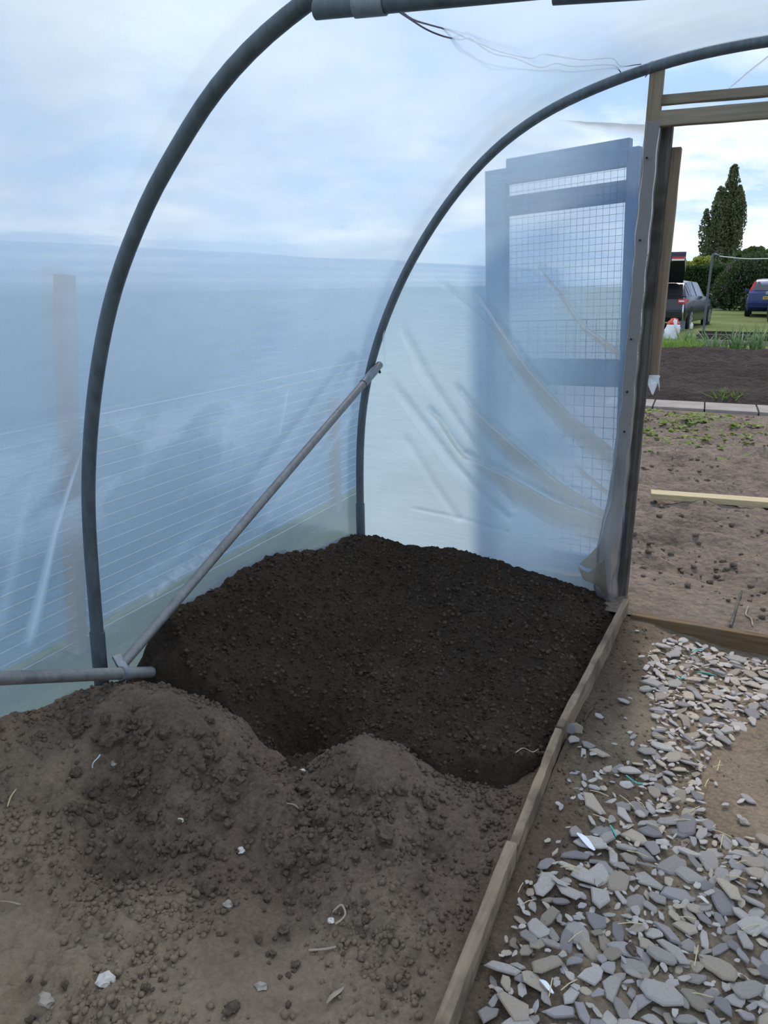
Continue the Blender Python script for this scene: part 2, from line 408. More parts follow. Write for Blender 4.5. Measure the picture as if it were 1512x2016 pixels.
def hoop(P, Y, label, sleeve_top):
    e = empty('tunnel_hoop', (P[0].x, Y, 0), 0, label, 'tunnel hoop', 'tunnel hoops')
    off = Vector((P[0].x, Y, 0)); b = MB()
    b.tube([Vector((p.x, Y, p.z)) - off for p in P], PR, 14); b.build('pipe', M['galv'], e, True, auto=50)
    for s in (0, 1):
        q = [p for p in P if p.z < sleeve_top and ((p.x < 0) == (s == 0))]
        if s: q = q[::-1]
        s_ = MB(); s_.tube([Vector((p.x, Y, p.z)) - off for p in q], PR + .0035, 14); s_.build('ground_sleeve', M['galv'], e, True, auto=50)
    return e
hoop(PN, NY, 'near grey metal hoop arching over the soil heap', .42)
hoop(PE, EY, 'far grey metal hoop at the end wall joining the timber doorway', .36)

# main sheet ('wall_left' sweeps over the roof to the other side)
def crease(y, z, p, q, w, a):
    d = (q[0] - p[0], q[1] - p[1]); L2 = d[0] ** 2 + d[1] ** 2
    t = ((y - p[0]) * d[0] + (z - p[1]) * d[1]) / L2
    if t < -.1 or t > 1.1: return 0
    e = ((y - p[0]) * d[1] - (z - p[1]) * d[0]) / math.sqrt(L2)
    return a * math.exp(-(e / w) ** 2) * sst(-.1, .15, t) * (1 - sst(.8, 1.1, t))
b = MB(); ys = [-1.2 + .08 * i for i in range(36)] + [1.70 + .035 * i for i in range(0, 55)]
ys = sorted(set(round(y, 3) for y in ys if y <= 3.61)); ys[-1] = 3.62
for y in ys:
    for i in range(NN):
        p = prof(i, y); n = (nrm(PN, i) + nrm(PE, i)).normalized(); side = p.x < -.3
        if y >= NY: t = (y - NY) / (EY - NY)
        else: t = ((y + 1.2) % 2.9) / 2.9
        hgt = max(0, min(1, p.z / 2.3))
        sag = -.055 * math.sin(math.pi * min(1, max(0, t))) * (.5 + .5 * sst(.2, 1.2, p.z))
        wr = .012 * fbm(y * .9, p.z * 1.6, p.x, 3) * math.sin(math.pi * t) + .0035 * fbm(y * 3, p.z * 9, 4, 3) * math.sin(math.pi * t)
        cr = 0
        if p.x < 0:
            cr += crease(y, p.z, (1.45, .25), (1.66, .85), .022, .022)        # crease beside the near hoop
            cr += crease(y, p.z, (1.80, .50), (3.3, .42), .012, -.012)          # fold along the buried skirt
            cr += crease(y, p.z, (2.35, .42), (3.45, 1.15), .03, .012)
            cr += crease(y, p.z, (2.65, .42), (3.5, .98), .03, .010)
            cr += crease(y, p.z, (-1, 1.70), (3.5, 1.72), .012, -.006)
        b.v.append(tuple(Vector((p.x, y, p.z)) + n * (PR + .004 + sag + wr + cr)))
for a in range(len(ys) - 1):
    for i in range(NN - 1):
        b.f.append((a * NN + i, a * NN + i + 1, (a + 1) * NN + i + 1, (a + 1) * NN + i)); b.m.append(0)
w = b.build('wall_left', M['film'], None, True); tag(w, 'clear hazy polythene sheet stretched over the hoops as wall and roof', 'polythene sheet', kind='structure')

# ---- end wall sheet with radiating pleats
EW = EY + .012
def xz(lst, Y=EY): return [(q.x, q.z) for q in (onY(px, py, Y) for px, py in lst)]
folds = [  # polyline in the wall plane, half width, depth
    (xz([(780, 625), (840, 740), (900, 830), (960, 910), (1010, 1000)]), .016, -.016),
    (xz([(757, 735), (830, 830), (900, 920), (960, 985), (1000, 1020)]), .016, -.016),
    (xz([(930, 560), (990, 650), (1050, 735), (1120, 810), (1203, 880)]), .014, -.018),
    (xz([(890, 750), (930, 800), (1010, 870), (1100, 945), (1197, 1010)]), .014, -.018),
    (xz([(835, 795), (870, 830), (910, 890), (1000, 935), (1090, 985), (1185, 1020)]), .016, -.020),
    (xz([(1040, 500), (1110, 580), (1150, 640), (1220, 690)]), .014, -.014),
    (xz([(855, 545), (930, 610), (1000, 680)]), .007, -.006),
    (xz([(1000, 700), (1100, 850), (1195, 960)]), .03, -.012),
    (xz([(790, 850), (850, 950), (900, 1020)]), .02, -.010),
    (xz([(800, 1000), (900, 1020), (1000, 1050)]), .006, -.006)]
def foldd(x, z):
    s = 0
    for pl, w_, a_ in folds:
        best = 9; tt = 0; n = len(pl) - 1
        for k, ((x0, z0), (x1, z1)) in enumerate(zip(pl, pl[1:])):
            dx, dz = x1 - x0, z1 - z0; t = max(0, min(1, ((x - x0) * dx + (z - z0) * dz) / (dx * dx + dz * dz)))
            d = math.hypot(x - x0 - dx * t, z - z0 - dz * t)
            if d < best: best = d; tt = (k + t) / n
        if best < w_ * 4: s += a_ * math.exp(-(best / w_) ** 2) * sst(0, .12, tt)
    return s
def top_z(x):
    for a_, b_ in zip(PE, PE[1:]):
        if a_.x <= x <= b_.x and a_.x != b_.x: return a_.z + (b_.z - a_.z) * (x - a_.x) / (b_.x - a_.x)
    return .3
DX0, DX1, LZ = -.47, .52, 2.13
def wall_patch(b, x0, x1, nx, zb, nz):
    base = len(b.v)
    for i in range(nx + 1):
        x = x0 + (x1 - x0) * i / nx; zt = max(zb + .02, top_z(max(-1.82, min(1.82, x))) + .01)
        for k in range(nz + 1):
            z = zb + (zt - zb) * k / nz
            y = EW + (.085 if (x0 == DX0 and k < nz) else .006) + (foldd(x, z) if x < -.4 else 0) + .006 * fbm(x * 2, z * 2, 7, 3) * (1 if abs(x) < 1.7 else .3)
            b.v.append((x, y, z))
    for i in range(nx):
        for k in range(nz):
            a = base + i * (nz + 1) + k; b.f.append((a, a + nz + 1, a + nz + 2, a + 1)); b.m.append(0)
b = MB(); wall_patch(b, -1.825, DX0, 150, -.08, 230); wall_patch(b, DX0, DX1, 20, LZ, 6); wall_patch(b, DX1, 1.825, 20, -.08, 20)
wb = b.build('wall_back', M['film_end'], None, True); tag(wb, 'pleated polythene end wall beside the doorway', 'polythene sheet', kind='structure')
def pleat(up, lo, name='sheet_pleat', mat='pleat', off=.02, n=26):
    up = resample([Vector((q[0], 0, q[1])) for q in xz(up)], n); lo = resample([Vector((q[0], 0, q[1])) for q in xz(lo)], n)
    b = MB(); rows = 6
    for i in range(n):
        for k in range(rows):
            t = k / (rows - 1); p = up[i].lerp(lo[i], t)
            y = EW - off - .008 * math.sin(math.pi * t) * min(1, i / 6) + .004 * fbm(p.x * 7, p.z * 7, 3, 3) + (.012 if k == rows - 1 else 0) + (.016 if i == 0 else 0)
            b.v.append((p.x, y, p.z + .003 * fbm(p.x * 20, t, 1, 2)))
    for i in range(n - 1):
        for k in range(rows - 1):
            a = i * rows + k; b.f.append((a, a + 1, a + rows + 1, a + rows)); b.m.append(0)
    o = b.build(name, M[mat], wb, True)
    at = o.data.attributes.new('fold', 'FLOAT', 'POINT')
    for i in range(n):
        for k in range(rows):
            t = k / (rows - 1); u = i / (n - 1)
            if name == 'glint_scuff_strip': v = max(0, 1 - abs(2 * t - 1)) ** .8 * sst(0, .12, u) * (1 - sst(.55, 1, u))
            elif name == 'sheet_flap': v = 1
            else: v = sst(0, .40, u) * (1 - .75 * sst(.25, 1, t))
            at.data[i * rows + k].value = v
    return o
pleat([(900, 885), (925, 900), (1000, 935), (1090, 985), (1190, 1022)], [(900, 890), (935, 922), (1003, 985), (1075, 1030), (1180, 1075)])
pleat([(890, 750), (930, 800), (1010, 870), (1100, 945), (1200, 1010)], [(892, 756), (928, 830), (1005, 915), (1090, 985), (1195, 1030)])
pleat([(930, 560), (990, 650), (1050, 735), (1120, 810), (1205, 880)], [(932, 565), (985, 690), (1048, 785), (1115, 860), (1203, 935)])
pleat([(1040, 500), (1110, 580), (1150, 640), (1222, 690)], [(1041, 503), (1110, 600), (1152, 660), (1222, 712)])
pleat([(835, 795), (870, 830), (905, 885), (925, 905)], [(834, 800), (862, 832), (898, 885), (910, 900)])
pleat([(1090, 235), (1150, 240), (1270, 246)], [(1091, 238), (1170, 256), (1270, 276)])
pleat([(1120, 900), (1160, 935), (1198, 965)], [(1118, 905), (1155, 945), (1196, 978)])
pleat([(1142, 1107), (1165, 1085), (1196, 1052)], [(1162, 1116), (1180, 1114), (1200, 1100)], 'sheet_flap', 'flap', .06, 12)
pleat([(1142, 1107), (1165, 1117), (1196, 1092)], [(1152, 1133), (1176, 1142), (1202, 1168)], 'sheet_flap', 'flap', .085, 12)

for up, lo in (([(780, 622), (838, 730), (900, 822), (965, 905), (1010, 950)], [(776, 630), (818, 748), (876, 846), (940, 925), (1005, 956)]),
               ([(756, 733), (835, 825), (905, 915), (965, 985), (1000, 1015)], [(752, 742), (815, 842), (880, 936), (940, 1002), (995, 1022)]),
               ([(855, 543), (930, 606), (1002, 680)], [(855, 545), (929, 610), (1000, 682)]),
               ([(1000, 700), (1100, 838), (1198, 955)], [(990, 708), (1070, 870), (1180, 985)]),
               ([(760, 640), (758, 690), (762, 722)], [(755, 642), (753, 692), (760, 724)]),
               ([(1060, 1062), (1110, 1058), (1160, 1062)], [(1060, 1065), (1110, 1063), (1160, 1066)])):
    pleat(up, lo, 'glint_scuff_strip', 'crease', .016)  # shine along the folds, painted as tapering white strips

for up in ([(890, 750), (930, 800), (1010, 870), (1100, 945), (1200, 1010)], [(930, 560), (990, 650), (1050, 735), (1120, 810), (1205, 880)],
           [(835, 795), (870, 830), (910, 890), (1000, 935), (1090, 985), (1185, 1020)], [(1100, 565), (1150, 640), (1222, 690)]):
    pleat([(x + 4, y - 1) for x, y in up], [(x - 3, y + 5) for x, y in up], 'glint_scuff_strip', 'crease', .034)  # painted highlight along the upper edge of the main pleats
pleat([(1408, 186), (1460, 140), (1515, 96)], [(1412, 189), (1464, 145), (1518, 101)], 'sheet_pleat', 'pleat', -.075)
# crease highlights painted as white film strips, plus scuffs, on the long side
def wall_x(y, z):
    T = [(prof(i, y).z, prof(i, y).x) for i in range(NP) if i < NP // 2]; return lerp_tab(T, z)
def side_glint_scuff(up, lo, jit=0, n=30, kk=1.0):
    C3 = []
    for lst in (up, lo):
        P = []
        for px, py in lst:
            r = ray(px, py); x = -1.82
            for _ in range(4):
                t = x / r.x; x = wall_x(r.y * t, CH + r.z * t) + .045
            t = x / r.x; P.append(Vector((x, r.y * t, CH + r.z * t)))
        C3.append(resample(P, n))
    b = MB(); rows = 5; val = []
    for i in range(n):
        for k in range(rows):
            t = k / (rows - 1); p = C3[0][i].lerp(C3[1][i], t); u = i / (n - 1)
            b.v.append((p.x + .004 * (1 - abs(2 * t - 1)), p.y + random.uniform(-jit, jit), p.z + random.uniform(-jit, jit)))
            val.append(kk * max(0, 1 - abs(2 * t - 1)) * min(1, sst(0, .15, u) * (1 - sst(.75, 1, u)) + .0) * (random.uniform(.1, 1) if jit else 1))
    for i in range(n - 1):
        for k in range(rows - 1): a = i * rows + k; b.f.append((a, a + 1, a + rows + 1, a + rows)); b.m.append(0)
    o = b.build('glint_scuff_strip', M['crease'], w, True); at = o.data.attributes.new('fold', 'FLOAT', 'POINT'); at.data.foreach_set('value', val)
side_glint_scuff([(30, 1295), (72, 1150), (102, 1040), (166, 855)], [(66, 1295), (98, 1150), (116, 1045), (172, 858)])
side_glint_scuff([(250, 1195), (330, 1120), (395, 1072), (460, 1020), (520, 962)], [(262, 1212), (350, 1150), (420, 1100), (482, 1042), (535, 985)], .006, 60, .8)
side_glint_scuff([(540, 990), (625, 895), (712, 780)], [(556, 1000), (645, 905), (716, 790)], 0, 30, .5)
side_glint_scuff([(480, 1060), (600, 890), (690, 770)], [(500, 1070), (622, 902), (700, 782)], 0, 30, .35)
side_glint_scuff([(540, 870), (556, 800), (566, 750)], [(550, 872), (566, 802), (572, 752)], 0, 20, .5)

# ---- timber doorway
df = empty('door_frame', (-.47, EY + .03, 0), 0, 'timber doorway frame of post and lintel with film stapled round it', 'door frame')
def dp(name, c, d, mat, jit=.0015, seg=8, axis='z'):
    b = MB(); c = Vector(c) - Vector((-.47, EY + .03, 0))
    if axis == 'z': b.bar(c + Vector((0, 0, -d[2] / 2)), c + Vector((0, 0, d[2] / 2)), d[0], d[1], Vector((0, 1, 0)), seg, jit)
    else: b.bar(c - Vector((d[0] / 2, 0, 0)), c + Vector((d[0] / 2, 0, 0)), d[1], d[2], Vector((0, 0, 1)), seg, jit)
    return b.build(name, M[mat], df, False, .003)
dp('post', (-.472, EY + .03, 1.13), (.052, .062, 2.42), 'post_wood')
dp('post', (.545, EY + .03, 1.13), (.052, .062, 2.42), 'post_wood')
dp('lintel', (.035, EY + .025, 2.128), (.98, .05, .058), 'lintel_wood', axis='x')
dp('head_rail', (.035, EY + .06, 2.203), (.98, .045, .035), 'lintel_wood', axis='x')
tag(dp('jamb_board', (-.421, EY + .085, 1.03), (.044, .05, 2.16), 'dark_wood', .003, 14), 'dark weathered jamb board')
tag(dp('batten', (-.383, EY + .135, 1.55), (.046, .05, .965), 'batten_wood'), 'short brown batten')
# torn scrap of film at the foot of the batten
b = MB(); o0 = Vector((-.383, EY + .105, 1.075)) - Vector((-.47, EY + .03, 0))
pts = [(-.03, 0, .01), (.03, -.01, .014), (.022, -.012, -.02), (.008, -.018, -.075), (-.012, -.02, -.035)]
vs = [o0 + Vector(p) for p in pts]; b.add(vs + [p + Vector((.004, .004, -.003)) for p in vs], [(0, 1, 2, 4), (2, 3, 4), (9, 7, 6, 5), (9, 8, 7)])
b.add([o0 + Vector(p) for p in ((.028, -.01, .012), (.034, 0, -.03), (.037, .002, -.06), (.026, -.004, -.02))], [(0, 1, 2, 3)])
b.build('film_scrap', M['white_plastic'], df)
# film wrapped round the post, bunched into a bag at the bottom
rings = []; nr = 26
for k in range(70):
    z = 2.12 - k / 69 * 2.10
    bag = sst(.62, .25, z) * (1 - .55 * sst(.10, .0, z)); mid = sst(1.15, .6, z)
    ring = []
    for i in range(nr):
        a = 2 * math.pi * i / nr
        ex = .031 + .008 * mid + .012 * bag; ey = .036 + .004 * mid + .035 * bag
        c, s = math.cos(a), math.sin(a); pw = .45 + .35 * mid
        x = math.copysign(abs(c) ** pw, c) * ex; y = math.copysign(abs(s) ** pw, s) * ey
        f = 1 + (.05 + .16 * mid) * fbm(math.cos(a) * 1.3 + 5, math.sin(a) * 1.3, z * (3 + 2 * (1 - mid)), 3) + .10 * bag * math.sin(5 * a + z * 6)
        ring.append(Vector((x * f - .004 * mid - .02 * bag + .002 * math.sin(z * 40), y * f - .03 * bag, z)))
    rings.append(ring)
b = MB(); b.loft(rings, False); tag(b.build('film_wrap', M['wrap'], df, True), 'grey polythene wrapped round the post')
# bright crimped edge of film along the jamb
b = MB(); prev = None
for k in range(75):
    z = 2.05 - k / 74 * 1.25
    p = Vector((.034 + .004 * random.uniform(-1, 1), -.036 + .004 * random.uniform(-1, 1), z)); q = p + Vector((.010, .012, random.uniform(-.006, .006)))
    if prev: b.add([prev[0], prev[1], q, p], [(0, 1, 2, 3)])
    prev = (p, q)
b.build('film_edge', M['pleat'], df)
for (zx, zz) in ((-.008, 1.98), (-.006, 1.66), (-.005, 1.25), (-.002, 1.02), (.002, .84), (0, .48)):
    b = MB(); b.tube([(zx, -.052, zz), (zx, -.040, zz)], .0045, 8); b.build('staple', M['black'], df)

# ---- the door, swung back against the outside of the end wall
DY = EY + .15
dr = empty('tunnel_door', (-.405, DY, 0), 0, 'blue-grey framed mesh door folded back behind the end wall film', 'door')
def dd(name, x0, x1, z0, z1, mat='door_wood', th=.04, y=0):
    b = MB(); b.box(((x0 + x1) / 2 + .49, y, (z0 + z1) / 2), (x1 - x0, th, z1 - z0)); return b.build(name, M[mat], dr, False, .003)
dd('stile', -1.30, -1.18, .06, 2.06); dd('stile', -.57, -.515, .06, 2.06)
dd('rail', -1.18, -.56, 1.985, 2.10); dd('rail', -1.18, -.56, 1.84, 1.93); dd('rail', -1.18, -.56, 1.02, 1.15); dd('rail', -1.18, -.56, .06, .16)
b = MB()
for i in range(20): x = -1.18 + .49 + i * .0318; b.tube([(x, -.022, 1.15), (x, -.022, 2.0)], .0008, 4)
for i in range(28): z = 1.15 + i * .0305; b.tube([(-.69, -.0235, z), (-.08, -.0235, z)], .0008, 4)
b.build('upper_mesh', M['mesh_wire'], dr)
b = MB()
for i in range(14): x = -.76 + i * .0515; b.tube([(x, -.029, .06), (x, -.029, 1.335)], .0014, 4)
for i in range(26): z = .06 + i * .051; b.tube([(-.78, -.031, z), (-.01, -.031, z)], .0014, 4)
b.build('lower_mesh', M['mesh_wire'], dr)
b = MB(); b.box((-.39, .03, 1.08), (.70, .004, 1.95)); b.build('door_film', M['door_sheet'], dr)

dr.rotation_euler = (0, R(-3), R(-15))
# ---- tubes inside the tunnel
P0 = onY(238, 1322, 1.70); P1 = onY(741, 733, EY - .03)
P0 = Vector((-1.775, 1.72, .262)); P1 = Vector((-1.705, EY - .045, 1.065))
d = (P1 - P0).normalized()
br = empty('brace_tube', P0, 0, 'long slanting grey brace tube from near hoop foot up to far hoop', 'brace tube', 'brace tubes')
b = MB(); b.tube([(0, 0, 0), P1 - P0 + d * .05], .0185, 14); b.build('tube', M['brace'], br, True, auto=50)
b = MB(); b.tube([d * 1.86, d * 2.0], .0215, 14); b.build('sleeve', M['clamp'], br, True, auto=50)
b = MB(); q = P1 - P0 + d * .035; b.tube([q + Vector((0, 0, -.014)), q + Vector((.012, -.006, -.034))], .006, 8); b.build('bolt', M['black'], br)
A0 = Vector((-1.745, 1.83, .195)); A1 = Vector((-1.775, .85, .64))
b2 = empty('brace_tube', A0, 0, 'low grey brace tube coming in from the left to the foot of the near hoop', 'brace tube', 'brace tubes')
b = MB(); b.tube([(0, 0, 0), A1 - A0], .020, 14); b.build('tube', M['brace'], b2, True, auto=50)
e = (A1 - A0).normalized(); b = MB(); b.tube([e * .115, e * .15], .0235, 14); b.build('clamp_band', M['clamp'], b2, True, auto=50)
b = MB(); b.bar(e * .13 + Vector((0, 0, .015)), e * .13 + Vector((-.05, .02, .045)), .03, .012); b.build('clamp_plate', M['clamp'], b2, False, .002)

def crossbar(a, c, label, clamp_t):
    a = Vector(a); c = Vector(c); d = (c - a).normalized()
    r = empty('crossbar_tube', a, 0, label, 'crossbar tube', 'overhead crossbars')
    b = MB(); b.tube([(0, 0, 0), c - a], .020, 16); b.build('tube', M['galv'], r, True, auto=50)
    b = MB(); b.tube([d * .001, d * .002], .016, 12); b.build('open_end', M['black'], r)
    if clamp_t:
        b = MB(); b.tube([d * clamp_t, d * (clamp_t + .07)], .0235, 16); b.build('clamp_band', M['clamp'], r, True, auto=50)
        b = MB(); b.box(d * (clamp_t + .035) + Vector((0, .0, .028)), (.04, .03, .02)); b.build('clamp_lug', M['clamp'], r, False, .002)
    return r
crossbar(onY(622, 19, 1.66), Vector((.85, 1.66, 1.97)), 'overhead grey crossbar tube with clamp band near its open end', .095)
crossbar(onY(1090, -6, 2.35), Vector((.75, 2.35, 2.13)), 'second overhead grey crossbar tube at the top edge nearer the door', 0)

def wirepath(lst, r, label):
    pts = catmull([onY(x, y, Y) for x, y, Y in lst], 4)
    b = MB(); b.tube(pts, r, 6); o = b.build('wire', M['wire'], None, True); tag(o, label, 'wire', 'loose wires under the roof')
wirepath([(780, 14, 1.67), (812, 38, 1.9), (850, 50, 2.1), (885, 60, 2.25), (922, 77, 2.45), (945, 86, 2.55), (985, 102, 2.7), (1045, 115, 2.9), (1068, 107, 3.0), (1110, 113, 3.15), (1150, 118, 3.3), (1205, 115, 3.45), (1222, 130, 3.5), (1262, 126, 3.585)], .0022,
         'thin purple wire hanging below the roof, upper of the two')
wirepath([(772, 14, 1.67), (805, 36, 1.9), (840, 58, 2.1), (875, 72, 2.2), (908, 78, 2.4), (925, 75, 2.45), (945, 90, 2.55), (975, 107, 2.7), (1015, 115, 2.8), (1062, 133, 2.95), (1095, 125, 3.05), (1130, 131, 3.2), (1205, 128, 3.45), (1222, 142, 3.585)], .0022,
         'thin purple wire hanging below the roof, lower of the two')
b = MB(); b.tube(catmull([onY(1282, 133, 3.58), onY(1278, 142, 3.572), onY(1270, 152, 3.57)], 3), .002, 5); tag(b.build('wire_tail', M['wire'], None), 'short wire end hanging from the far hoop beside the post', 'wire')

# ------------------------------------------------------------------ ground inside
def g(x, y, cx, cy, sx, sy): return math.exp(-((x - cx) / sx) ** 2 - ((y - cy) / sy) ** 2)
YB = [(-1.9, 2.02), (-1.7, 1.93), (-1.45, 1.86), (-1.3, 1.76), (-1.2, 1.72), (-1.09, 1.72), (-.99, 1.90), (-.83, 1.955), (-.70, 1.94), (-.6, 1.97), (-.40, 2.17)]
def yb(x): return lerp_tab(YB, x)
def soil_h(x, y):
    h = .20 * g(x, y, -1.60, 1.68, .30, .24) + .06 * g(x, y, -1.42, 1.60, .16, .14) + .31 * g(x, y, -1.98, 1.22, .30, .40) + .15 * g(x, y, -.88, 1.80, .19, .16)
    h += .06 * g(x, y, -1.15, 1.56, .22, .13) + .03 * g(x, y, -.62, 1.45, .2, .2)
    h -= .12 * g(x, y, -1.24, 1.92, .12, .10) + .10 * g(x, y, -1.38, 1.24, .10, .07) + .05 * g(x, y, -.62, 1.62, .07, .05) + .04 * g(x, y, -1.55, 1.38, .14, .05) + .03 * g(x, y, -.75, 1.22, .14, .10) + .03 * g(x, y, -.95, 1.35, .12, .06)
    ro = sst(.25, -.35, noise.noise((x * 2.2, y * 2.2, 77)))
    h += .03 * fbm(x * 3.2, y * 3.2, 1, 4) + (.008 + .018 * ro) * fbm(x * 11, y * 11, 2, 4) + (.004 + .014 * ro) * abs(fbm(x * 30, y * 30, 5, 3)) + (.003 + .008 * ro) * fbm(x * 75, y * 75, 8, 2)
    h = h * (1 - .8 * sst(-.60, -.42, x)) + .012
    return h - .30 * sst(yb(x) + .04, yb(x) + .35, y)
def comp_h(x, y):
    c = .065 + .25 * sst(-1.25, -1.85, x) * (1 - .85 * sst(2.6, 3.6, y)) + .05 * g(x, y, -1.3, 3.5, .6, .35) - .05 * sst(-.75, -.45, x) * sst(2.9, 3.6, y)
    c += .05 * g(x, y, -1.05, 3.0, .4, .25)
    c -= .20 * g(x, y, -1.24, 1.96, .15, .13)
    c += .035 * g(x, y, -1.78, 3.5, .16, .3) + .03 * g(x, y, -1.25, 3.5, .2, .25)
    c += .022 * fbm(x * 3.5, y * 4.5, 11, 4) + .016 * fbm(x * 12, y * 12, 12, 4) + .012 * abs(fbm(x * 34, y * 34, 15, 3)) + .006 * fbm(x * 85, y * 85, 18, 2)
    e = yb(x) + .05 * fbm(x * 6, y * 6, 21, 4) - y
    if e > 0: c -= e * .9 + .02
    return c - .05 * sst(-.52, -.43, x)
def path_h(x, y):
    h = -.012 - .025 * sst(2.4, 3.4, y) - .02 * sst(-.3, -.1, x) + .055 * sst(2.85, 3.4, y) * sst(.15, -.32, x)
    return h + .014 * fbm(x * 4, y * 4, 31, 4) + .006 * fbm(x * 14, y * 14, 32, 4) + .0035 * abs(fbm(x * 45, y * 45, 33, 3))
def grid(b, x0, x1, y0, y1, st, fn, sty=None):
    nx = int((x1 - x0) / st); ny = int((y1 - y0) / (sty or st)); base = len(b.v)
    for j in range(ny + 1):
        y = y0 + (y1 - y0) * j / ny
        for i in range(nx + 1):
            x = x0 + (x1 - x0) * i / nx; b.v.append((x, y, fn(x, y)))
    for j in range(ny):
        for i in range(nx):
            a = base + j * (nx + 1) + i; b.f.append((a, a + 1, a + nx + 2, a + nx + 1)); b.m.append(0)
def lump_verts(seed, sub=1, rough=.28):
    bm = bmesh.new(); bmesh.ops.create_icosphere(bm, subdivisions=sub, radius=1)
    vs = []
    for v in bm.verts:
        n = v.co.normalized(); k = 1 + rough * fbm(n.x * 1.4 + seed * 3.1, n.y * 1.4, n.z * 1.4 + seed, 3)
        vs.append(Vector((n.x * k, n.y * k, n.z * k * .78)))
    fs = [tuple(v.index for v in f.verts) for f in bm.faces]; bm.free(); return vs, fs
LOW = [lump_verts(i, 1, .5) for i in range(8)]
def scatter_lump(b, p, r, mi=0):
    vs, fs = random.choice(LOW); m = Matrix.Rotation(random.uniform(0, 6.3), 3, 'Z') @ Matrix.Rotation(random.uniform(-.6, .6), 3, 'X')
    b.add([m @ v * r + Vector(p) for v in vs], fs, mi)

b = MB(); grid(b, -1.86, -.412, .15, 2.55, .009, soil_h)
for _ in range(14000):       # small crumbs lying all over the loose soil
    x = random.uniform(-1.85, -.45); y = random.uniform(.45, 2.1); pz = proj((x, y, 0))
    if y > yb(x) + .02 or noise.noise((x * 4, y * 4, 3)) + random.uniform(-.35, .35) < .02: continue
    r = random.choice([.0025, .003, .003, .004, .004, .005, .006, .008, .010]); scatter_lump(b, (x, y, soil_h(x, y) + r * .35), r)
o = b.build('soil_mound', M['soil'], None, True); tag(o, 'loose grey-brown soil heaped at the left in front of the dark compost', 'soil', kind='stuff')
b = MB(); grid(b, -1.86, -.415, 1.55, 3.61, .010, comp_h)
for _ in range(17000):        # chips and fibres of the compost
    x = random.uniform(-1.82, -.44); y = random.uniform(1.7, 3.58)
    if y < yb(x) - .03: continue
    z = comp_h(x, y); a = random.uniform(0, 6.3); L = random.choice((.004, .005, .007, .009, .012, .018)) * random.uniform(.8, 1.2) ; w_ = L * random.uniform(.25, .5)
    dx, dy = math.cos(a) * L, math.sin(a) * L; up = random.uniform(.2, .9) * L
    q = Vector((x, y, z - .001)); d1 = Vector((dx, dy, up)); d2 = Vector((-dy, dx, up * .3)) * (w_ / L)
    b.add([q - d1 * .4, q + d2, q + d1 * .8, q - d2 + Vector((0, 0, w_ * .8))], [(0, 1, 2), (0, 2, 3), (0, 3, 1), (1, 3, 2)], 1)
for _ in range(1500):
    x = random.uniform(-1.82, -.44); y = random.uniform(1.75, 3.55)
    if y < yb(x) - .03: continue
    r = random.uniform(.004, .011); scatter_lump(b, (x, y, comp_h(x, y) + r * .2), r, 1)
o = b.build('compost_bed', [M['compost'], M['crumb']], None, True); tag(o, 'dark brown compost spread in the far corner bed', 'compost', kind='stuff')
b = MB(); grid(b, -.405, 1.86, .15, 3.425, .0165, path_h)
for _ in range(6500):
    x = random.uniform(-.39, .9); y = random.uniform(.6, 3.38)
    if noise.noise((x * 3, y * 3, 9)) + random.uniform(-.4, .4) - .5 * sst(-.1, .2, x) < -.15: continue
    r = random.choice([.002, .003, .003, .004, .005, .007]); scatter_lump(b, (x, y, path_h(x, y) + r * .3), r)
fl = b.build('floor', M['path'], None, True); tag(fl, 'bare trodden soil path', 'ground', kind='structure')

# edging boards
def board(a, c, w_, h, mat, label, group=None, name='edging_board', jit=.0014, seg=22):
    a = Vector(a); c = Vector(c); m = (a + c) / 2; b = MB()
    b.bar(a - m, c - m, w_, h, Vector((0, 0, 1)), seg, jit)
    o = b.build(name, M[mat], None, False, .004); o.location = m; return tag(o, label, 'board', group)
board((-.375, .25, .012), (-.415, 1.70, .020), .030, .085, 'edge_wood', 'nearest worn edging board running out at the bottom of the photo', 'edging boards between bed and path')
board((-.412, 1.705, .008), (-.425, 2.30, .016), .026, .085, 'edge_wood', 'middle worn edging board between the soil mound and sparse slate', 'edging boards between bed and path')
board((-.424, 2.305, .016), (-.375, 3.46, .038), .026, .095, 'edge_wood', 'farthest worn edging board along the compost ending by the doorway', 'edging boards between bed and path')
board((-.345, 3.43, -.022), (1.2, 3.43, -.022), .04, .11, 'sill_wood', 'dirty threshold board across the doorway', None, 'threshold_board')

# ------------------------------------------------------------------ slate chips
def chip_mesh(seed):
    rnd = random.Random(seed); n = rnd.choice((5, 6, 7, 7, 8, 10, 12)); ax = rnd.uniform(.38, .8); ring0 = []; ax = min(ax, .62) if n > 8 else ax
    for i in range(n):
        a = 2 * math.pi * (i + rnd.uniform(-.38, .38)) / n; r = rnd.uniform(.66, 1.12) if n < 9 else rnd.uniform(.80, 1.06)
        ring0.append(Vector((math.cos(a) * r, math.sin(a) * r * ax, 0)))
    th = rnd.uniform(.13, .27); tl = rnd.uniform(-.05, .05)
    mk = lambda k, z: [Vector((p.x * k * rnd.uniform(.97, 1.03), p.y * k * rnd.uniform(.97, 1.03), z + p.x * tl)) for p in ring0]
    rings = [mk(.86, -th / 2), mk(1.0, -th * .15), mk(.98, th * .2), mk(.84, th / 2)]
    return rings
chips = [chip_mesh(i) for i in range(36)]
def ring_mb(rings, M4=None):
    b = MB(); b.loft([[M4 @ p if M4 else p for p in r] for r in rings], True); return b
chip_me = []
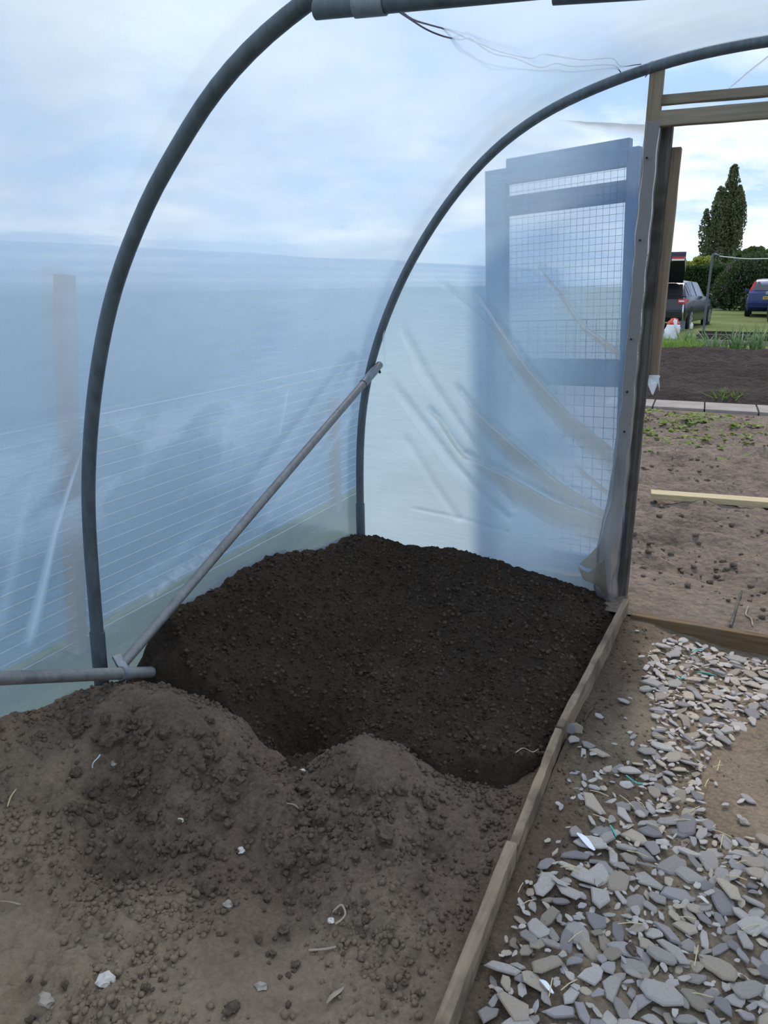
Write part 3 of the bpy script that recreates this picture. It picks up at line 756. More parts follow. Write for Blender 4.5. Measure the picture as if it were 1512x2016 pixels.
for i, rg in enumerate(chips):
    for mk in ('slate', 'slate', 'slate_b', 'slate_c'):
        bb = ring_mb(rg); me = bpy.data.meshes.new('slate_chip'); me.from_pydata(bb.v, [], bb.f); me.materials.append(M[mk]); me.update(); chip_me.append((i, me))
def inpoly(x, y, P):
    c = False; j = len(P) - 1
    for i in range(len(P)):
        (xi, yi), (xj, yj) = P[i], P[j]
        if (yi > y) != (yj > y) and x < (xj - xi) * (y - yi) / (yj - yi) + xi: c = not c
        j = i
    return c
DENSE = SPARSE = None
DENSE = [(q.x, q.y) for q in (onZ(a, c, -.02) for a, c in [(1275, 1290), (1330, 1250), (1400, 1245), (1512, 1275), (1620, 1300), (1620, 1420), (1512, 1400), (1470, 1430), (1400, 1475), (1375, 1540), (1395, 1610), (1440, 1650), (1620, 1640), (1700, 2120), (930, 2120), (965, 1960), (985, 1860), (1020, 1740), (1130, 1680), (1205, 1600), (1262, 1555), (1270, 1490), (1290, 1420), (1265, 1350)])]
SPARSE = [(q.x, q.y) for q in (onZ(a, c, -.02) for a, c in [(1130, 1470), (1260, 1500), (1250, 1600), (1180, 1660), (1040, 1760), (960, 2016), (930, 2016), (1010, 1760), (1080, 1600)])]
rnd = random.Random(5); cand = []; cells = {}
def try_chip(x, y, s, lay):
    k0 = (int(x / .06), int(y / .06))
    for dx in (-1, 0, 1):
        for dy in (-1, 0, 1):
            for (qx, qy, qs) in cells.get((k0[0] + dx, k0[1] + dy), ()):
                if math.hypot(x - qx, y - qy) < (s + qs) * (.46 if min(s, qs) > .02 else .52): return False
    cells.setdefault(k0, []).append((x, y, s)); cand.append((x, y, s, lay)); return True
sizes = [.047] + [.042] + [.036] * 2 + [.028] * 5 + [.021] * 9 + [.016] * 12 + [.011] * 14
for rep, s in enumerate(sorted(sizes, reverse=True)):
    for _ in range(430):
        x = rnd.uniform(-.42, 1.0); y = rnd.uniform(.5, 3.35)
        if y < .5 + .2 * max(0, x): continue
        if inpoly(x, y, DENSE): pass
        elif inpoly(x, y, SPARSE):
            if rnd.random() > .16: continue
        elif rnd.random() > .015: continue
        ss = s * rnd.uniform(.82, 1.15) * (1 if y < 2.2 else .9)
        if x < -.36 + ss * .6 : continue
        try_chip(x, y, ss, 0)
def chip_mat(x, y, s, i):
    r = random.Random(i * 7 + 1); z = path_h(x, y) + s * .05 + r.uniform(0, .016)
    tl = r.uniform(0, .50) if s < .04 else r.uniform(0, .2)
    return Matrix.Translation((x, y, z)) @ Matrix.Rotation(r.uniform(0, 6.3), 4, 'Z') @ Matrix.Rotation(tl, 4, Vector((r.uniform(-1, 1), r.uniform(-1, 1), 0)).normalized()) @ Matrix.Scale(s, 4)
scored = []
for i, (x, y, s, l) in enumerate(cand):
    q = proj((x, y, 0)); vis = q and -20 < q[0] < 1530 and 0 < q[1] < 2040
    scored.append((-(s / q[2]) if vis else 1, i, x, y, s))
scored.sort(); rest = [MB(), MB(), MB()]
for k, (sc_, i, x, y, s) in enumerate(scored):
    ci, me = chip_me[random.Random(i).randrange(len(chip_me))]; m4 = chip_mat(x, y, s, i)
    if k < 300:
        o = bpy.data.objects.new('slate_chip', me); COL.objects.link(o); o.matrix_world = m4
        tag(o, 'flat grey slate chip lying among others on the path', 'slate chip', 'slate chips on the path')
    else:
        bb = ring_mb(chips[ci], m4); rest[0].add(bb.v, bb.f, random.Random(i).choice([0, 0, 1, 2]))
o = rest[0].build('slate_gravel', [M['slate'], M['slate_b'], M['slate_c']], None); tag(o, 'countless smaller slate chips filling the gaps on the path', 'slate gravel', kind='stuff')
# three slivers standing against the edging board
for k, (px, py, rz, tx) in enumerate([(1114, 1430, .5, 1.2), (1126, 1428, .2, 1.1), (1122, 1450, 1.0, .5)]):
    q = onZ(px, py, .02); o = bpy.data.objects.new('slate_chip', chip_me[k * 9 + 2][1]); COL.objects.link(o)
    o.location = (q.x + .012, q.y, .012); o.rotation_euler = (tx, .2, rz); o.scale = (.032, .032, .03)
    tag(o, ['slate sliver standing on edge against the edging board, left of three', 'slate sliver standing on edge by the edging board, right of three', 'slate chip lying tilted below two standing slivers by the edging board'][k], 'slate chip')

def yard_h(x, y):
    h = .01 + .055 * fbm(x * 1.1, y * 1.8, 41, 4) + .05 * fbm(x * 3.0, y * 6, 42, 4) + .022 * fbm(x * 10, y * 18, 43, 3)
    return h * sst(3.4, 4.4, y) * (1 - sst(9.1, 9.7, y)) + .012 + .004 * fbm(x * 9, y * 9, 44, 3)

# ------------------------------------------------------------------ clods, stones, straw, twine
clod_me = []
for i in range(14):
    vs, fs = lump_verts(40 + i, 3, .8); me = bpy.data.meshes.new('soil_clod'); me.from_pydata([tuple(v) for v in vs], [], fs)
    me.materials.append(M['clod']); me.polygons.foreach_set('use_smooth', [True] * len(fs)); me.update(); clod_me.append(me)
def surf(x, y):
    if x < -.41: return max(soil_h(x, y), comp_h(x, y))
    return path_h(x, y)
def hit(px, py):
    z = 0.05
    for _ in range(14): q = onZ(px, py, z); z = .5 * z + .5 * surf(q.x, q.y)
    return onZ(px, py, z)
def clod(px, py, r, label='rounded lump of grey-brown soil lying on the loose soil', group='soil clods on the loose soil', mat=None, sz=.45):
    q = hit(px, py); o = bpy.data.objects.new('soil_clod', random.choice(clod_me)); COL.objects.link(o)
    o.location = (q.x, q.y, surf(q.x, q.y) + r * sz); o.scale = (r, r * random.uniform(.8, 1), r * random.uniform(.8, 1.05)); o.rotation_euler = (random.uniform(-.4, .4), random.uniform(-.4, .4), random.uniform(0, 6))
    return tag(o, label, 'soil clod', group)
uniq = [(218, 1462, .034, 'largest reddish-brown soil clod near the top of the heap'), (325, 1455, .020, 'dark flat-topped clod right of the largest clod on the heap'),
        (268, 1397, .014, 'round clod high on the heap above the largest clod'), (395, 1510, .020, 'knobbly clod on the right flank of the soil heap'),
        (437, 1605, .020, 'dark clod sitting in the hollow below the heap'), (600, 1555, .024, 'clod on the rim beside the dark compost hollow'),
        (410, 1755, .026, 'large round clod at the foot of the soil slope'), (188, 1720, .016, 'clod in the deep dark crack at the left'),
        (155, 1505, .0, ''), (845, 1588, .018, 'clod on the right flank of the small central mound'), (757, 1650, .026, 'broad clod below the small central mound'),
        (560, 1835, .014, 'dark clod alone on the trodden soil'), (1245, 1880, .018, 'dark round soil clod sitting on the slate chips'), (455, 1990, .016, 'clod at the bottom edge below the trodden soil')]
for px, py, r, lb in uniq:
    if r: clod(px, py, r, lb, None)
STONES = [(210, 1935), (92, 1975), (475, 1678), (448, 1783), (595, 1520), (225, 1505), (356, 1617), (515, 1945), (652, 1815), (665, 1805), (635, 1872), (190, 1512), (660, 1965)]
zones = [((150, 480), (1420, 1600), 110), ((0, 300), (1600, 1780), 35), ((300, 700), (1600, 1780), 60), ((600, 900), (1560, 1720), 40), ((0, 140), (1370, 1450), 12), ((480, 720), (1480, 1560), 26),
         ((60, 350), (1880, 2010), 22), ((430, 720), (1780, 1880), 26), ((520, 1010), (1700, 1980), 30), ((950, 1060), (1560, 1660), 10)]
for (xa, xb), (ya, yb_), n in zones:
    cx, cy = random.uniform(xa, xb), random.uniform(ya, yb_)
    for _ in range(n):
        if random.random() < .25: cx, cy = random.uniform(xa, xb), random.uniform(ya, yb_)
        px = min(xb, max(xa, random.gauss(cx, 45))); py = min(yb_, max(ya, random.gauss(cy, 30)))
        q = hit(px, py)
        if q.x > -.46 or q.x < -1.8 or q.y > yb(q.x): continue
        if any(math.hypot(px - a, py - c) < 38 for a, c in STONES): continue
        clod(px, py, random.choice([.006, .007, .008, .010, .012, .015, .019] if py < 1720 else [.004, .005, .006, .007, .009]))
def stone(px, py, r, label, mat='pebble', sub=2, name='stone', flat_=.75):
    q = hit(px, py); vs, fs = lump_verts(px, sub, .6); b = MB(); b.add([v * r for v in vs], fs); o = b.build(name, M[mat], None, False)
    o.location = (q.x, q.y, surf(q.x, q.y) + r * .4); o.scale = (1, .8, flat_); return tag(o, label, 'stone')
stone(210, 1935, .022, 'white lump of stone on the trodden soil at lower left', 'stone')
stone(92, 1975, .018, 'grey-brown stone below left of the white stone')
stone(475, 1678, .013, 'small pale stone on the soil slope at centre left', 'stone')
stone(448, 1783, .013, 'pale flat stone on the trodden soil beside the large clod')
stone(595, 1520, .010, 'small white stone on the rim of the compost hollow', 'stone')
stone(225, 1505, .011, 'pale tan stone among crumbs on the heap')
stone(356, 1617, .009, 'pale rounded pebble on the lower heap slope', 'stone')
stone(515, 1945, .014, 'tan stone in the clump of crumbs at lower centre')
stone(652, 1815, .009, 'small pale pebble beside the curled root', 'stone')
stone(1465, 1622, .016, 'rounded tan stone at the edge of the slate on the right')
def strip(px, py, L, w_, rz, tilt, mat, label, cat, name):
    q = hit(px, py); b = MB(); n = 6
    rings = []
    for i in range(n + 1):
        t = i / n; k = w_ * (math.sin(math.pi * (t * .9 + .05)) ** .6); x = (t - .5) * L
        rings.append([Vector((x, -k / 2, .004 * math.sin(t * 5))), Vector((x, 0, .004 * math.sin(t * 5) + .002)), Vector((x, k / 2, .004 * math.sin(t * 5))), Vector((x, 0, .004 * math.sin(t * 5) - .002))])
    b.loft(rings); o = b.build(name, M[mat], None); o.location = (q.x, q.y, surf(q.x, q.y) + .006 + (.014 if q.x > -.37 else 0) + abs(math.sin(tilt)) * L * .4); o.rotation_euler = (0, -tilt, rz); return tag(o, label, cat)
strip(190, 1512, .05, .010, .6, 1.1, 'white_plastic', 'pale sliver standing upright on the soil heap', 'plant tag', 'label_sliver')
strip(660, 1965, .05, .011, 1.2, .2, 'root', 'pale dry scrap on the bottom soil', 'scrap', 'bark_scrap')
strip(1152, 1668, .075, .020, -.7, .05, 'white_plastic', 'white weathered strip lying among the slate at mid path', 'scrap', 'plastic_strip')
strip(1075, 1955, .04, .012, -.5, .05, 'white_plastic', 'white chip lying on the slate at the bottom of the path', 'scrap', 'plastic_strip')
strip(1383, 1783, .030, .012, -.3, .05, 'stone', 'short white stick-like pebble on the slate at right', 'stone', 'pebble')
strip(1384, 1222, .05, .022, -.2, .0, 'white_plastic', 'small pale scrap by the threshold board corner', 'scrap', 'plastic_strip').location = (-.265, 3.33, -.02)
def thread(pts, r, mat, label, cat, name, group=None, lift=.006):
    P = []
    for i, (px, py) in enumerate(pts):
        q = hit(px, py); P.append(Vector((q.x, q.y, surf(q.x, q.y) + lift + .004 * math.sin(i * 2.1))))
    b = MB(); b.tube(catmull(P, 5), r, 5); o = b.build(name, M[mat], None, True); return tag(o, label, cat, group)
thread([(1149, 1422), (1157, 1408), (1166, 1396)], .004, 'bark', 'short brown twig on the bare soil near the standing slate slivers', 'twig', 'twig')
YR = catmull([Vector((q.x, q.y, yard_h(q.x, q.y) + .006)) for q in (onZ(a, c, .02) for a, c in ((1472, 1200), (1468, 1212), (1478, 1220), (1482, 1232)))], 4)
b = MB(); b.tube(YR, .004, 5); tag(b.build('dry_root', M['root'], None, True), 'curled pale root on the yard soil beyond the threshold', 'root')
TW = [([(1232, 1535), (1242, 1545), (1252, 1548), (1265, 1551)], 'turquoise twine scrap on bare soil left of the slate band'),
      ([(1200, 1634), (1206, 1645), (1212, 1655)], 'green twine scrap beside the white weathered strip'),
      ([(1330, 1343), (1340, 1344), (1348, 1340)], 'turquoise twine scrap on the upper slate, left one'),
      ([(1372, 1330), (1390, 1333), (1410, 1336)], 'turquoise twine scrap on the upper slate, longest one'),
      ([(1361, 1290), (1372, 1286), (1384, 1284)], 'turquoise twine scrap on the upper slate nearest the threshold'),
      ([(1273, 1364), (1280, 1366), (1288, 1362)], 'turquoise twine scrap at the left edge of the upper slate')]
for p, lb in TW: thread(p, .0022, 'twine', lb, 'twine', 'twine_scrap', 'twine scraps on the path', .016)
thread([(655, 1800), (672, 1788), (680, 1800), (672, 1815), (660, 1825)], .003, 'root', 'curled dry root on the trodden soil at lower centre', 'root', 'dry_root')
thread([(608, 1875), (640, 1875), (662, 1866)], .003, 'root', 'straight dry root on the soil below the curled root', 'root', 'dry_root')
thread([(15, 1592), (22, 1575), (32, 1555)], .0022, 'straw', 'straw stalk sticking up on the left of the heap', 'straw', 'straw_stalk')
thread([(0, 1778), (20, 1782), (42, 1783)], .0022, 'root', 'pale root at the left edge of the trodden soil', 'root', 'dry_root')
thread([(565, 1585), (580, 1590), (592, 1597)], .002, 'root', 'pale rootlet below the compost hollow', 'root', 'dry_root')
thread([(1015, 1485), (1030, 1478), (1048, 1482), (1060, 1478)], .002, 'root', 'forked rootlet at the right edge of the compost', 'root', 'dry_root')
for k in range(34):
    px, py = random.uniform(1000, 1500), random.uniform(1330, 1980); q = hit(px, py)
    if q.x < -.37: continue
    a = random.uniform(0, 6.3); L = random.uniform(.03, .07); b = MB()
    b.tube([(-L / 2 * math.cos(a), -L / 2 * math.sin(a), 0), (0, 0, .004), (L / 2 * math.cos(a), L / 2 * math.sin(a), 0)], .0013, 5)
    o = b.build('straw_stalk', M['straw'], None); o.location = (q.x, q.y, path_h(q.x, q.y) + .018); tag(o, 'thin dry straw stalk lying across the slate path', 'straw', 'straw stalks on the path')

# ------------------------------------------------------------------ outside: soil yard, slabs, dark bed, lawn
b = MB(); grid(b, -1.9, 3.2, 3.455, 9.75, .035, yard_h)
for _ in range(3500):
    x = random.uniform(-1.2, 1.2); y = random.uniform(3.5, 9.6)
    if noise.noise((x * 1.3, y * 1.3, 19)) + random.uniform(-.3, .3) < .08: continue
    r = random.choice([.004, .005, .007, .009, .014, .02]); scatter_lump(b, (x, y, yard_h(x, y) + r * .3), r)
o = b.build('floor', M['yard'], None, True); tag(o, 'bare trodden soil yard beyond the doorway', 'ground', kind='structure')
def bed_h(x, y):
    t = sst(10.3, 11.0, y) * (1 - sst(16.2, 17.4, y)); r = .16 * (1 - abs(math.sin((y - 10.4) * 1.15 + .25 * fbm(x * .5, y * .3, 3, 2)))) ** .8
    return -.04 + t * (.06 + 1.7 * r + .05 * fbm(x * 1.6, y * 1.6, 51, 4) + .03 * fbm(x * 6, y * 6, 52, 4))
b = MB(); grid(b, -4.5, 4.5, 10.30, 17.5, .06, bed_h); o = b.build('dark_soil_bed', M['ridge'], None, True); tag(o, 'ridged dark soil bed beyond the concrete slabs', 'soil bed', kind='stuff')
def lawn_h(x, y):
    inside = -2.1 < x < 4.6 and y < 17.2 and y > -3
    return (-.12 if inside else -.015) + .03 * fbm(x * .35, y * .35, 61, 3)
b = MB(); grid(b, -70, 90, -12, 190, 1.2, lawn_h); o = b.build('floor', M['lawn'], None, True); tag(o, 'mown lawn behind the dark bed where the cars stand', 'lawn', kind='structure')
sx = [-2.55, -1.55, -.985, -.405, .175, .76, 1.35]
lab = {1: 'leftmost concrete slab in view behind the door posts', 2: 'second concrete slab from the post', 3: 'concrete slab right of the second slab, near the grass tuft', 4: 'concrete slab at the right edge of the view'}
for k in range(1, 5):
    b = MB(); x0, x1 = sx[k] + .008, sx[k + 1] - .008
    b.box((0, 0, 0), (x1 - x0, .58, .05), Matrix.Rotation(random.uniform(-.006, .006), 3, 'Z')); o = b.build('paving_slab', M['concrete'], None, False, .006)
    o.location = ((x0 + x1) / 2, 10.06 + .05 * (x0 + x1) / 2, .022); o.rotation_euler = (0, random.uniform(-.006, .006), .05); tag(o, lab[k], 'paving slab', 'concrete slabs in a row')
# buried board seam beyond the threshold, drawn as a thin dark strip
board((.075, 3.50, .014), (.11, 3.92, .016), .012, .03, 'dark_wood', 'thin dark strip standing for a seam in the yard ground beyond the threshold', None, 'seam_strip', .001, 6)
pa, pb = onZ(1279, 981, .05), onZ(1620, 1006, .05)
board((pa.x, pa.y + .05, .066), (pb.x + .3, pb.y + .09, .066), .12, .042, 'plank_wood', 'pale new timber plank lying on the yard soil', None, 'timber_plank', .0006, 4)
# weeds
def weed_me(seed):
    r = random.Random(seed); b = MB()
    for k in range(r.randint(7, 12)):
        a = r.uniform(0, 6.3); L = r.uniform(.03, .08); w_ = L * .32; e = r.uniform(.1, .9); d = Vector((math.cos(a) * math.cos(e), math.sin(a) * math.cos(e), math.sin(e))); s_ = Vector((-math.sin(a), math.cos(a), 0)) * w_
        o_ = Vector((r.uniform(-.02, .02), r.uniform(-.02, .02), 0))
        b.add([o_, o_ + d * L * .5 + s_, o_ + d * L + Vector((0, 0, -.01)), o_ + d * L * .5 - s_], [(0, 1, 2), (0, 2, 3)])
    me = bpy.data.meshes.new('weed'); me.from_pydata(b.v, [], b.f); me.materials.append(M['weed']); me.update(); return me
WM = [weed_me(i) for i in range(8)]
for k in range(290):
    if k < 180: px, py = random.gauss(1340, 42), random.gauss(832, 20)
    else: px, py = random.uniform(1390, 1540), random.gauss(842, 30)
    py = max(806, min(905, py)); px = max(1262, px); q = onZ(px, py, .03)
    if q.y > 9.6: continue
    o = bpy.data.objects.new('weed', random.choice(WM)); COL.objects.link(o); o.location = (q.x, q.y, yard_h(q.x, q.y)); o.rotation_euler = (0, 0, random.uniform(0, 6)); s = random.uniform(.4, 1.15); o.scale = (s, s, s * .8)
    tag(o, 'low leafy green weed growing in the yard soil', 'weed', 'weeds in the yard soil')
def blades(b, n, L, spread, lean, w_=.006, droop=.5, seed=0):
    r = random.Random(seed)
    for k in range(n):
        a = r.uniform(0, 6.3); l = L * r.uniform(.6, 1.1); le = lean * r.uniform(.2, 1.2); p0 = Vector((r.uniform(-spread, spread), r.uniform(-spread, spread), 0)); s_ = Vector((-math.sin(a), math.cos(a), 0)) * w_
        pts = []
        for i in range(6):
            t = i / 5; out = le * t * l + droop * le * l * t * t; up = l * t * (1 - .45 * le * t * droop * 2)
            pts.append(p0 + Vector((math.cos(a) * out, math.sin(a) * out, up)))
        vs = []
        for i, p in enumerate(pts): wk = (1 - (i / 5) ** 2) + .05; vs += [p - s_ * wk, p + s_ * wk]
        b.add(vs, [(2 * i, 2 * i + 1, 2 * i + 3, 2 * i + 2) for i in range(5)])
def plant(px, Y, name, label, cat, mat, n, L, spread, lean, w_, z=0, group=None):
    q = onY(px, 690, Y); b = MB(); blades(b, n, L, spread, lean, w_, seed=px); o = b.build(name, M[mat], None); o.location = (q.x, Y, z); return tag(o, label, cat, group, 'stuff' if name == 'grass_clump' else None)
q = onZ(1430, 788, .03); b = MB(); blades(b, 130, .20, .16, .8, .006, seed=3); o = b.build('grass_tuft', M['grass'], None); o.location = (q.x, q.y, .02); tag(o, 'bright green grass tuft at the edge of the concrete slabs', 'grass')
plant(1330, 17.6, 'grass_clump', 'thick bright grass clump beside the batten and shopping bag', 'grass', 'grass', 300, .42, .5, .5, .010)
plant(1352, 18.4, 'leek_plant', 'leafy arching leek plant beside the bright grass clump', 'leek', 'leek', 40, .62, .16, .7, .016, 0, 'leek plants in a row')
plant(1396, 18.6, 'leek_plant', 'arching leek plant just right of the washing line post', 'leek', 'leek', 34, .62, .12, .8, .018, 0, 'leek plants in a row')
plant(1425, 18.8, 'leek_plant', 'small leek plant between the two tall arching ones', 'leek', 'leek', 16, .42, .12, .8, .014, 0, 'leek plants in a row')
plant(1452, 18.8, 'leek_plant', 'arching leek plant in front of the middle of the raised bed', 'leek', 'leek', 34, .64, .14, .8, .018, 0, 'leek plants in a row')
plant(1490, 19.0, 'leek_plant', 'tall arching leek plant at the right edge of the row', 'leek', 'leek', 40, .70, .14, .8, .018, 0, 'leek plants in a row')
plant(1375, 18.2, 'grass_clump', 'low grass patch between the first two leek plants', 'grass', 'grass', 160, .15, .6, .6, .010)
plant(1440, 18.3, 'grass_clump', 'low grass patch along the back of the dark bed', 'grass', 'grass', 200, .12, 1.2, .6, .010)
# raised bed
rb = empty('raised_bed', (.55, 21.9, 0), .04, 'low dark timber raised bed behind the leeks', 'raised bed')
for nm, c, d, mt in (('front_board', (0, -.6, .09), (3.6, .05, .20), 'bed_wood'), ('back_board', (0, .6, .10), (3.6, .05, .22), 'bed_wood'), ('end_board', (-1.8, 0, .09), (.05, 1.2, .20), 'bed_wood'), ('end_board', (1.8, 0, .09), (.05, 1.2, .20), 'bed_wood'), ('soil', (0, 0, .07), (3.5, 1.1, .16), 'ridge')):
    b = MB(); b.box(c, d); b.build(nm, M[mt], rb)
b = MB(); b.bar((-1.25, 20.75, .05), (2.6, 20.95, .05), .10, .09, seg=4, jit=.004); o = b.build('edging_rail', M['concrete'], None); tag(o, 'pale low rail on the grass in front of the raised bed', 'rail')
# washing line post
base = onZ(1383, 667, 0); zt = onY(1399, 502, base.y).z
lp = empty('line_post', (base.x, base.y, 0), 0, 'tall grey washing line post by the raised bed', 'line post')
b = MB(); b.tube(catmull([(0, 0, -.05), (0, 0, 1), (.01, 0, zt - .06), (.05, 0, zt), (.14, 0, zt - .01), (.17, 0, zt - .03)], 4), .032, 10); b.build('pole', M['galv'], lp, True)
b = MB(); p0 = Vector((base.x + .17, base.y, zt - .03)); p1 = onY(1512, 509, base.y + 1.2); p2 = p1 + (p1 - p0) * 1.5; p2.z = zt - .02
b.tube(catmull([p0, p0.lerp(p1, .5) - Vector((0, 0, .03)), p1, p2], 6), .012, 5); tag(b.build('washing_line', M['white_plastic'], None), 'pale washing line running right from the grey post', 'washing line')
# carrier bag
q = onZ(1321, 668, 0); bag = empty('shopping_bag', (q.x, q.y, 0), .3, 'full white and red carrier bag standing on the grass', 'bag'); bag.scale = (.9, .9, .95)
rings = []
for k in range(12):
    t = k / 11; w_ = .20 * (1 - .35 * t + .25 * math.sin(t * 3)) * (1 if t < .9 else .7); ring = []
    for i in range(18):
        a = 2 * math.pi * i / 18; f = 1 + .22 * fbm(math.cos(a) * 1.5, math.sin(a) * 1.5, t * 2.5, 3)
        ring.append(Vector((math.cos(a) * w_ * f + .04 * t, math.sin(a) * w_ * .75 * f, .55 * t + (.05 * fbm(a, t, 2, 2) if t > .8 else 0))))
    rings.append(ring)
b = MB(); b.loft(rings[:9], True); b.build('bag_body', M['white_plastic'], bag, True)
b = MB(); b.loft([[p * 1.005 for p in r] for r in rings[8:]], True); b.build('red_top', M['red_plastic'], bag, True)
b = MB(); b.loft([[p * Vector((1, 1, 1)).length / 1.732 + Vector((.02, -.08, .03)) for p in r] for r in [[Vector((q_.x * .45, q_.y * .5, q_.z)) for q_ in rr] for rr in rings[4:11]]], True); b.build('handle_fold', M['white_plastic'], bag, True)

# ------------------------------------------------------------------ cars
def car(name, loc, rz, paint, label, opened=False, tall_lamps=False, L=4.3, scale=1.0):
    c = empty(name, loc, rz, label, 'car', 'parked cars'); k = L / 4.3; c.scale = (scale,) * 3
    S = [(0.0, .34, .62, .64, .76, .78, .70), (.06, .26, .90, .92, .82, .80, .74), (.16, .22, .96, 1.00, .84, .80, .70), (.55, .20, .98, 1.40, .85, .81, .59), (.75, .20, .98, 1.45, .85, .81, .58),
         (1.35, .19, .97, 1.48, .855, .815, .59), (1.45, .19, .97, 1.48, .855, .815, .59), (2.25, .19, .95, 1.45, .855, .815, .59), (2.45, .19, .95, 1.42, .855, .815, .58), (3.15, .19, .93, .97, .85, .80, .68),
         (3.75, .20, .82, .86, .84, .78, .62), (4.15, .24, .68, .71, .80, .72, .58), (4.30, .34, .52, .53, .68, .62, .5)]
    rings = []
    for y, zb, zl, zt, wl, wb_, wt in S:
        y *= k; zm = (zb + zl) / 2
        half = [(wl * .93, zb), (wl, zb + .14 * (zl - zb) * 2), (wl, zm + .1), (wb_, zl), (wt, zt - .03 if zt - zl > .1 else zt), (wt * .6, zt)]
        rings.append([Vector((x, y, z)) for x, z in half] + [Vector((-x, y, z)) for x, z in reversed(half)])
    b = MB(); b.loft(rings, True); b.build('body', M[paint], c, True, auto=35)
    n = len(rings[0])
    def pane(nm, i, j, a, d, ins=.10, mat='glass'):
        q = [rings[i][a], rings[j][a], rings[j][d], rings[i][d]]; cen = sum(q, Vector()) / 4; nr_ = (q[1] - q[0]).cross(q[3] - q[0]).normalized()
        if nr_.dot(cen - Vector((0, 2.1 * k, .7))) < 0: nr_ = -nr_
        q = [p.lerp(cen, ins) + nr_ * .012 for p in q]; b = MB(); b.add(q + [p - nr_ * .02 for p in q], [(0, 1, 2, 3), (4, 7, 6, 5), (0, 4, 5, 1), (1, 5, 6, 2), (2, 6, 7, 3), (3, 7, 4, 0)]); return b.build(nm, M[mat], c)
    for s in (0, 1):
        a, d = (3, 4) if not s else (n - 4, n - 5)
        pane('side_window', 4, 5, a, d); pane('side_window', 6, 7, a, d); pane('quarter_window', 3, 4, a, d, .2)
    if not opened: pane('rear_window', 2, 3, 4, n - 5, .12)
    else: pane('boot_opening', 2, 3, 4, n - 5, .03, 'black'); pane('boot_opening', 1, 2, 4, n - 5, .03, 'black')
    pane('windscreen', 8, 9, 4, n - 5, .08)
    for wx in (-.76, .76):
        for wy in (.78 * k, 3.45 * k):
            b = MB(); b.tube([(wx - .09, wy, .31), (wx + .096, wy, .31)] if wx > 0 else [(wx + .09, wy, .31), (wx - .096, wy, .31)], .385, 22); b.build('wheel_arch', M['black'], c)
            b = MB(); sg = 1 if wx > 0 else -1; b.tube([(wx - sg * .08, wy, .31), (wx + sg * .10, wy, .31), (wx + sg * .115, wy, .31)], [.31, .31, .28], 24); wh = b.build('wheel', M['tyre'], c, False)
            b = MB(); b.tube([(wx + sg * .10, wy, .31), (wx + sg * .118, wy, .31)], .215, 20)
            rim = b.build('rim', M['alloy'], wh)
            b = MB()
            for q_ in range(5):
                a = q_ * 1.2566; b.box((wx + sg * .119, wy + .12 * math.cos(a + .6), .31 + .12 * math.sin(a + .6)), (.006, .05, .05))
            b.build('rim_gap', M['black'], wh)
    for s in (-1, 1):
        if tall_lamps:
            b = MB(); b.loft([[Vector((s * x, y, z)) for x, y, z in r_] for r_ in ([(.70, .10, .88), (.81, .10, .88), (.81, .24, .88), (.70, .16, .88)], [(.66, .22, 1.08), (.76, .22, 1.08), (.76, .34, 1.08), (.66, .30, 1.08)], [(.57, .48, 1.36), (.65, .48, 1.36), (.65, .58, 1.36), (.57, .56, 1.36)])]); b.build('tail_lamp', M['red_lamp'], c)
        else:
            b = MB(); b.loft([[Vector((s * x, y, z)) for x, y, z in r_] for r_ in ([(.60, .0, .80), (.60, .02, .93), (.60, .1, .93), (.60, .1, .80)], [(.80, -.01, .78), (.80, .04, .93), (.78, .1, .93), (.78, .1, .78)], [(.865, .26, .86), (.865, .26, .92), (.80, .26, .92), (.80, .26, .86)])]); lm = b.build('tail_lamp', M['red_lamp'], c)
            b = MB(); b.box((s * .71, .0, .865), (.16, .03, .05)); b.build('clear_lens', M['clear_lamp'], lm)
        b = MB(); b.loft([[Vector((s * (.86 + dx), 2.62 * k + dy, .98 + dz)) for dx, dz in ((0, -.03), (.16, -.05), (.19, .03), (.14, .08), (0, .06))] for dy in (-.05, .05)]); b.build('wing_mirror', M[paint], c, False, .01)
        for yy in (1.25, 2.15):
            b = MB(); b.box((s * .862, yy * k, .84), (.02, .16, .025)); b.build('door_handle', M['chrome'], c)
    b = MB(); b.loft([[Vector((x, y, z)) for y, z in ((-.05, .34), (-.06, .58), (.12, .60), (.12, .34))] for x in (-.80, .80)]); b.build('rear_bumper', M[paint], c, False, .03)
    b = MB(); b.box((0, .01, .74), (.52, .02, .11)); pl = b.build('number_plate', M['plate'], c)
    b = MB()
    for i in range(7): b.box((-.2 + i * .066, -.002, .74), (.03, .004, .06))
    b.build('plate_mark', M['black'], pl)
    if not opened:
        b = MB(); b.tube([(0, .03, .885), (0, .01, .885)], .05, 12); b.build('badge', M['chrome'], c)
    else:
        h0, h1 = Vector((0, .62, 1.44)), Vector((0, -.22, 2.10)); u = (h1 - h0).normalized(); nn = Vector((0, -u.z, u.y))
        b = MB(); b.loft([[h0 + Vector((x, 0, 0)) + nn * t for x, t in ((-.56, 0), (.56, 0), (.56, .05), (-.56, .05))], [h0.lerp(h1, .55) + Vector((x, 0, 0)) + nn * t for x, t in ((-.70, .02), (.70, .02), (.70, .10), (-.70, .10))], [h1 + Vector((x, 0, 0)) + nn * t for x, t in ((-.74, -.05), (.74, -.05), (.74, .08), (-.74, .08))], [h1 + Vector((x, 0, 0)) + u * .04 - nn * .25 + nn * t for x, t in ((-.72, 0), (.72, 0), (.72, .05), (-.72, .05))]]); tg = b.build('tailgate', M[paint], c, False, .01)
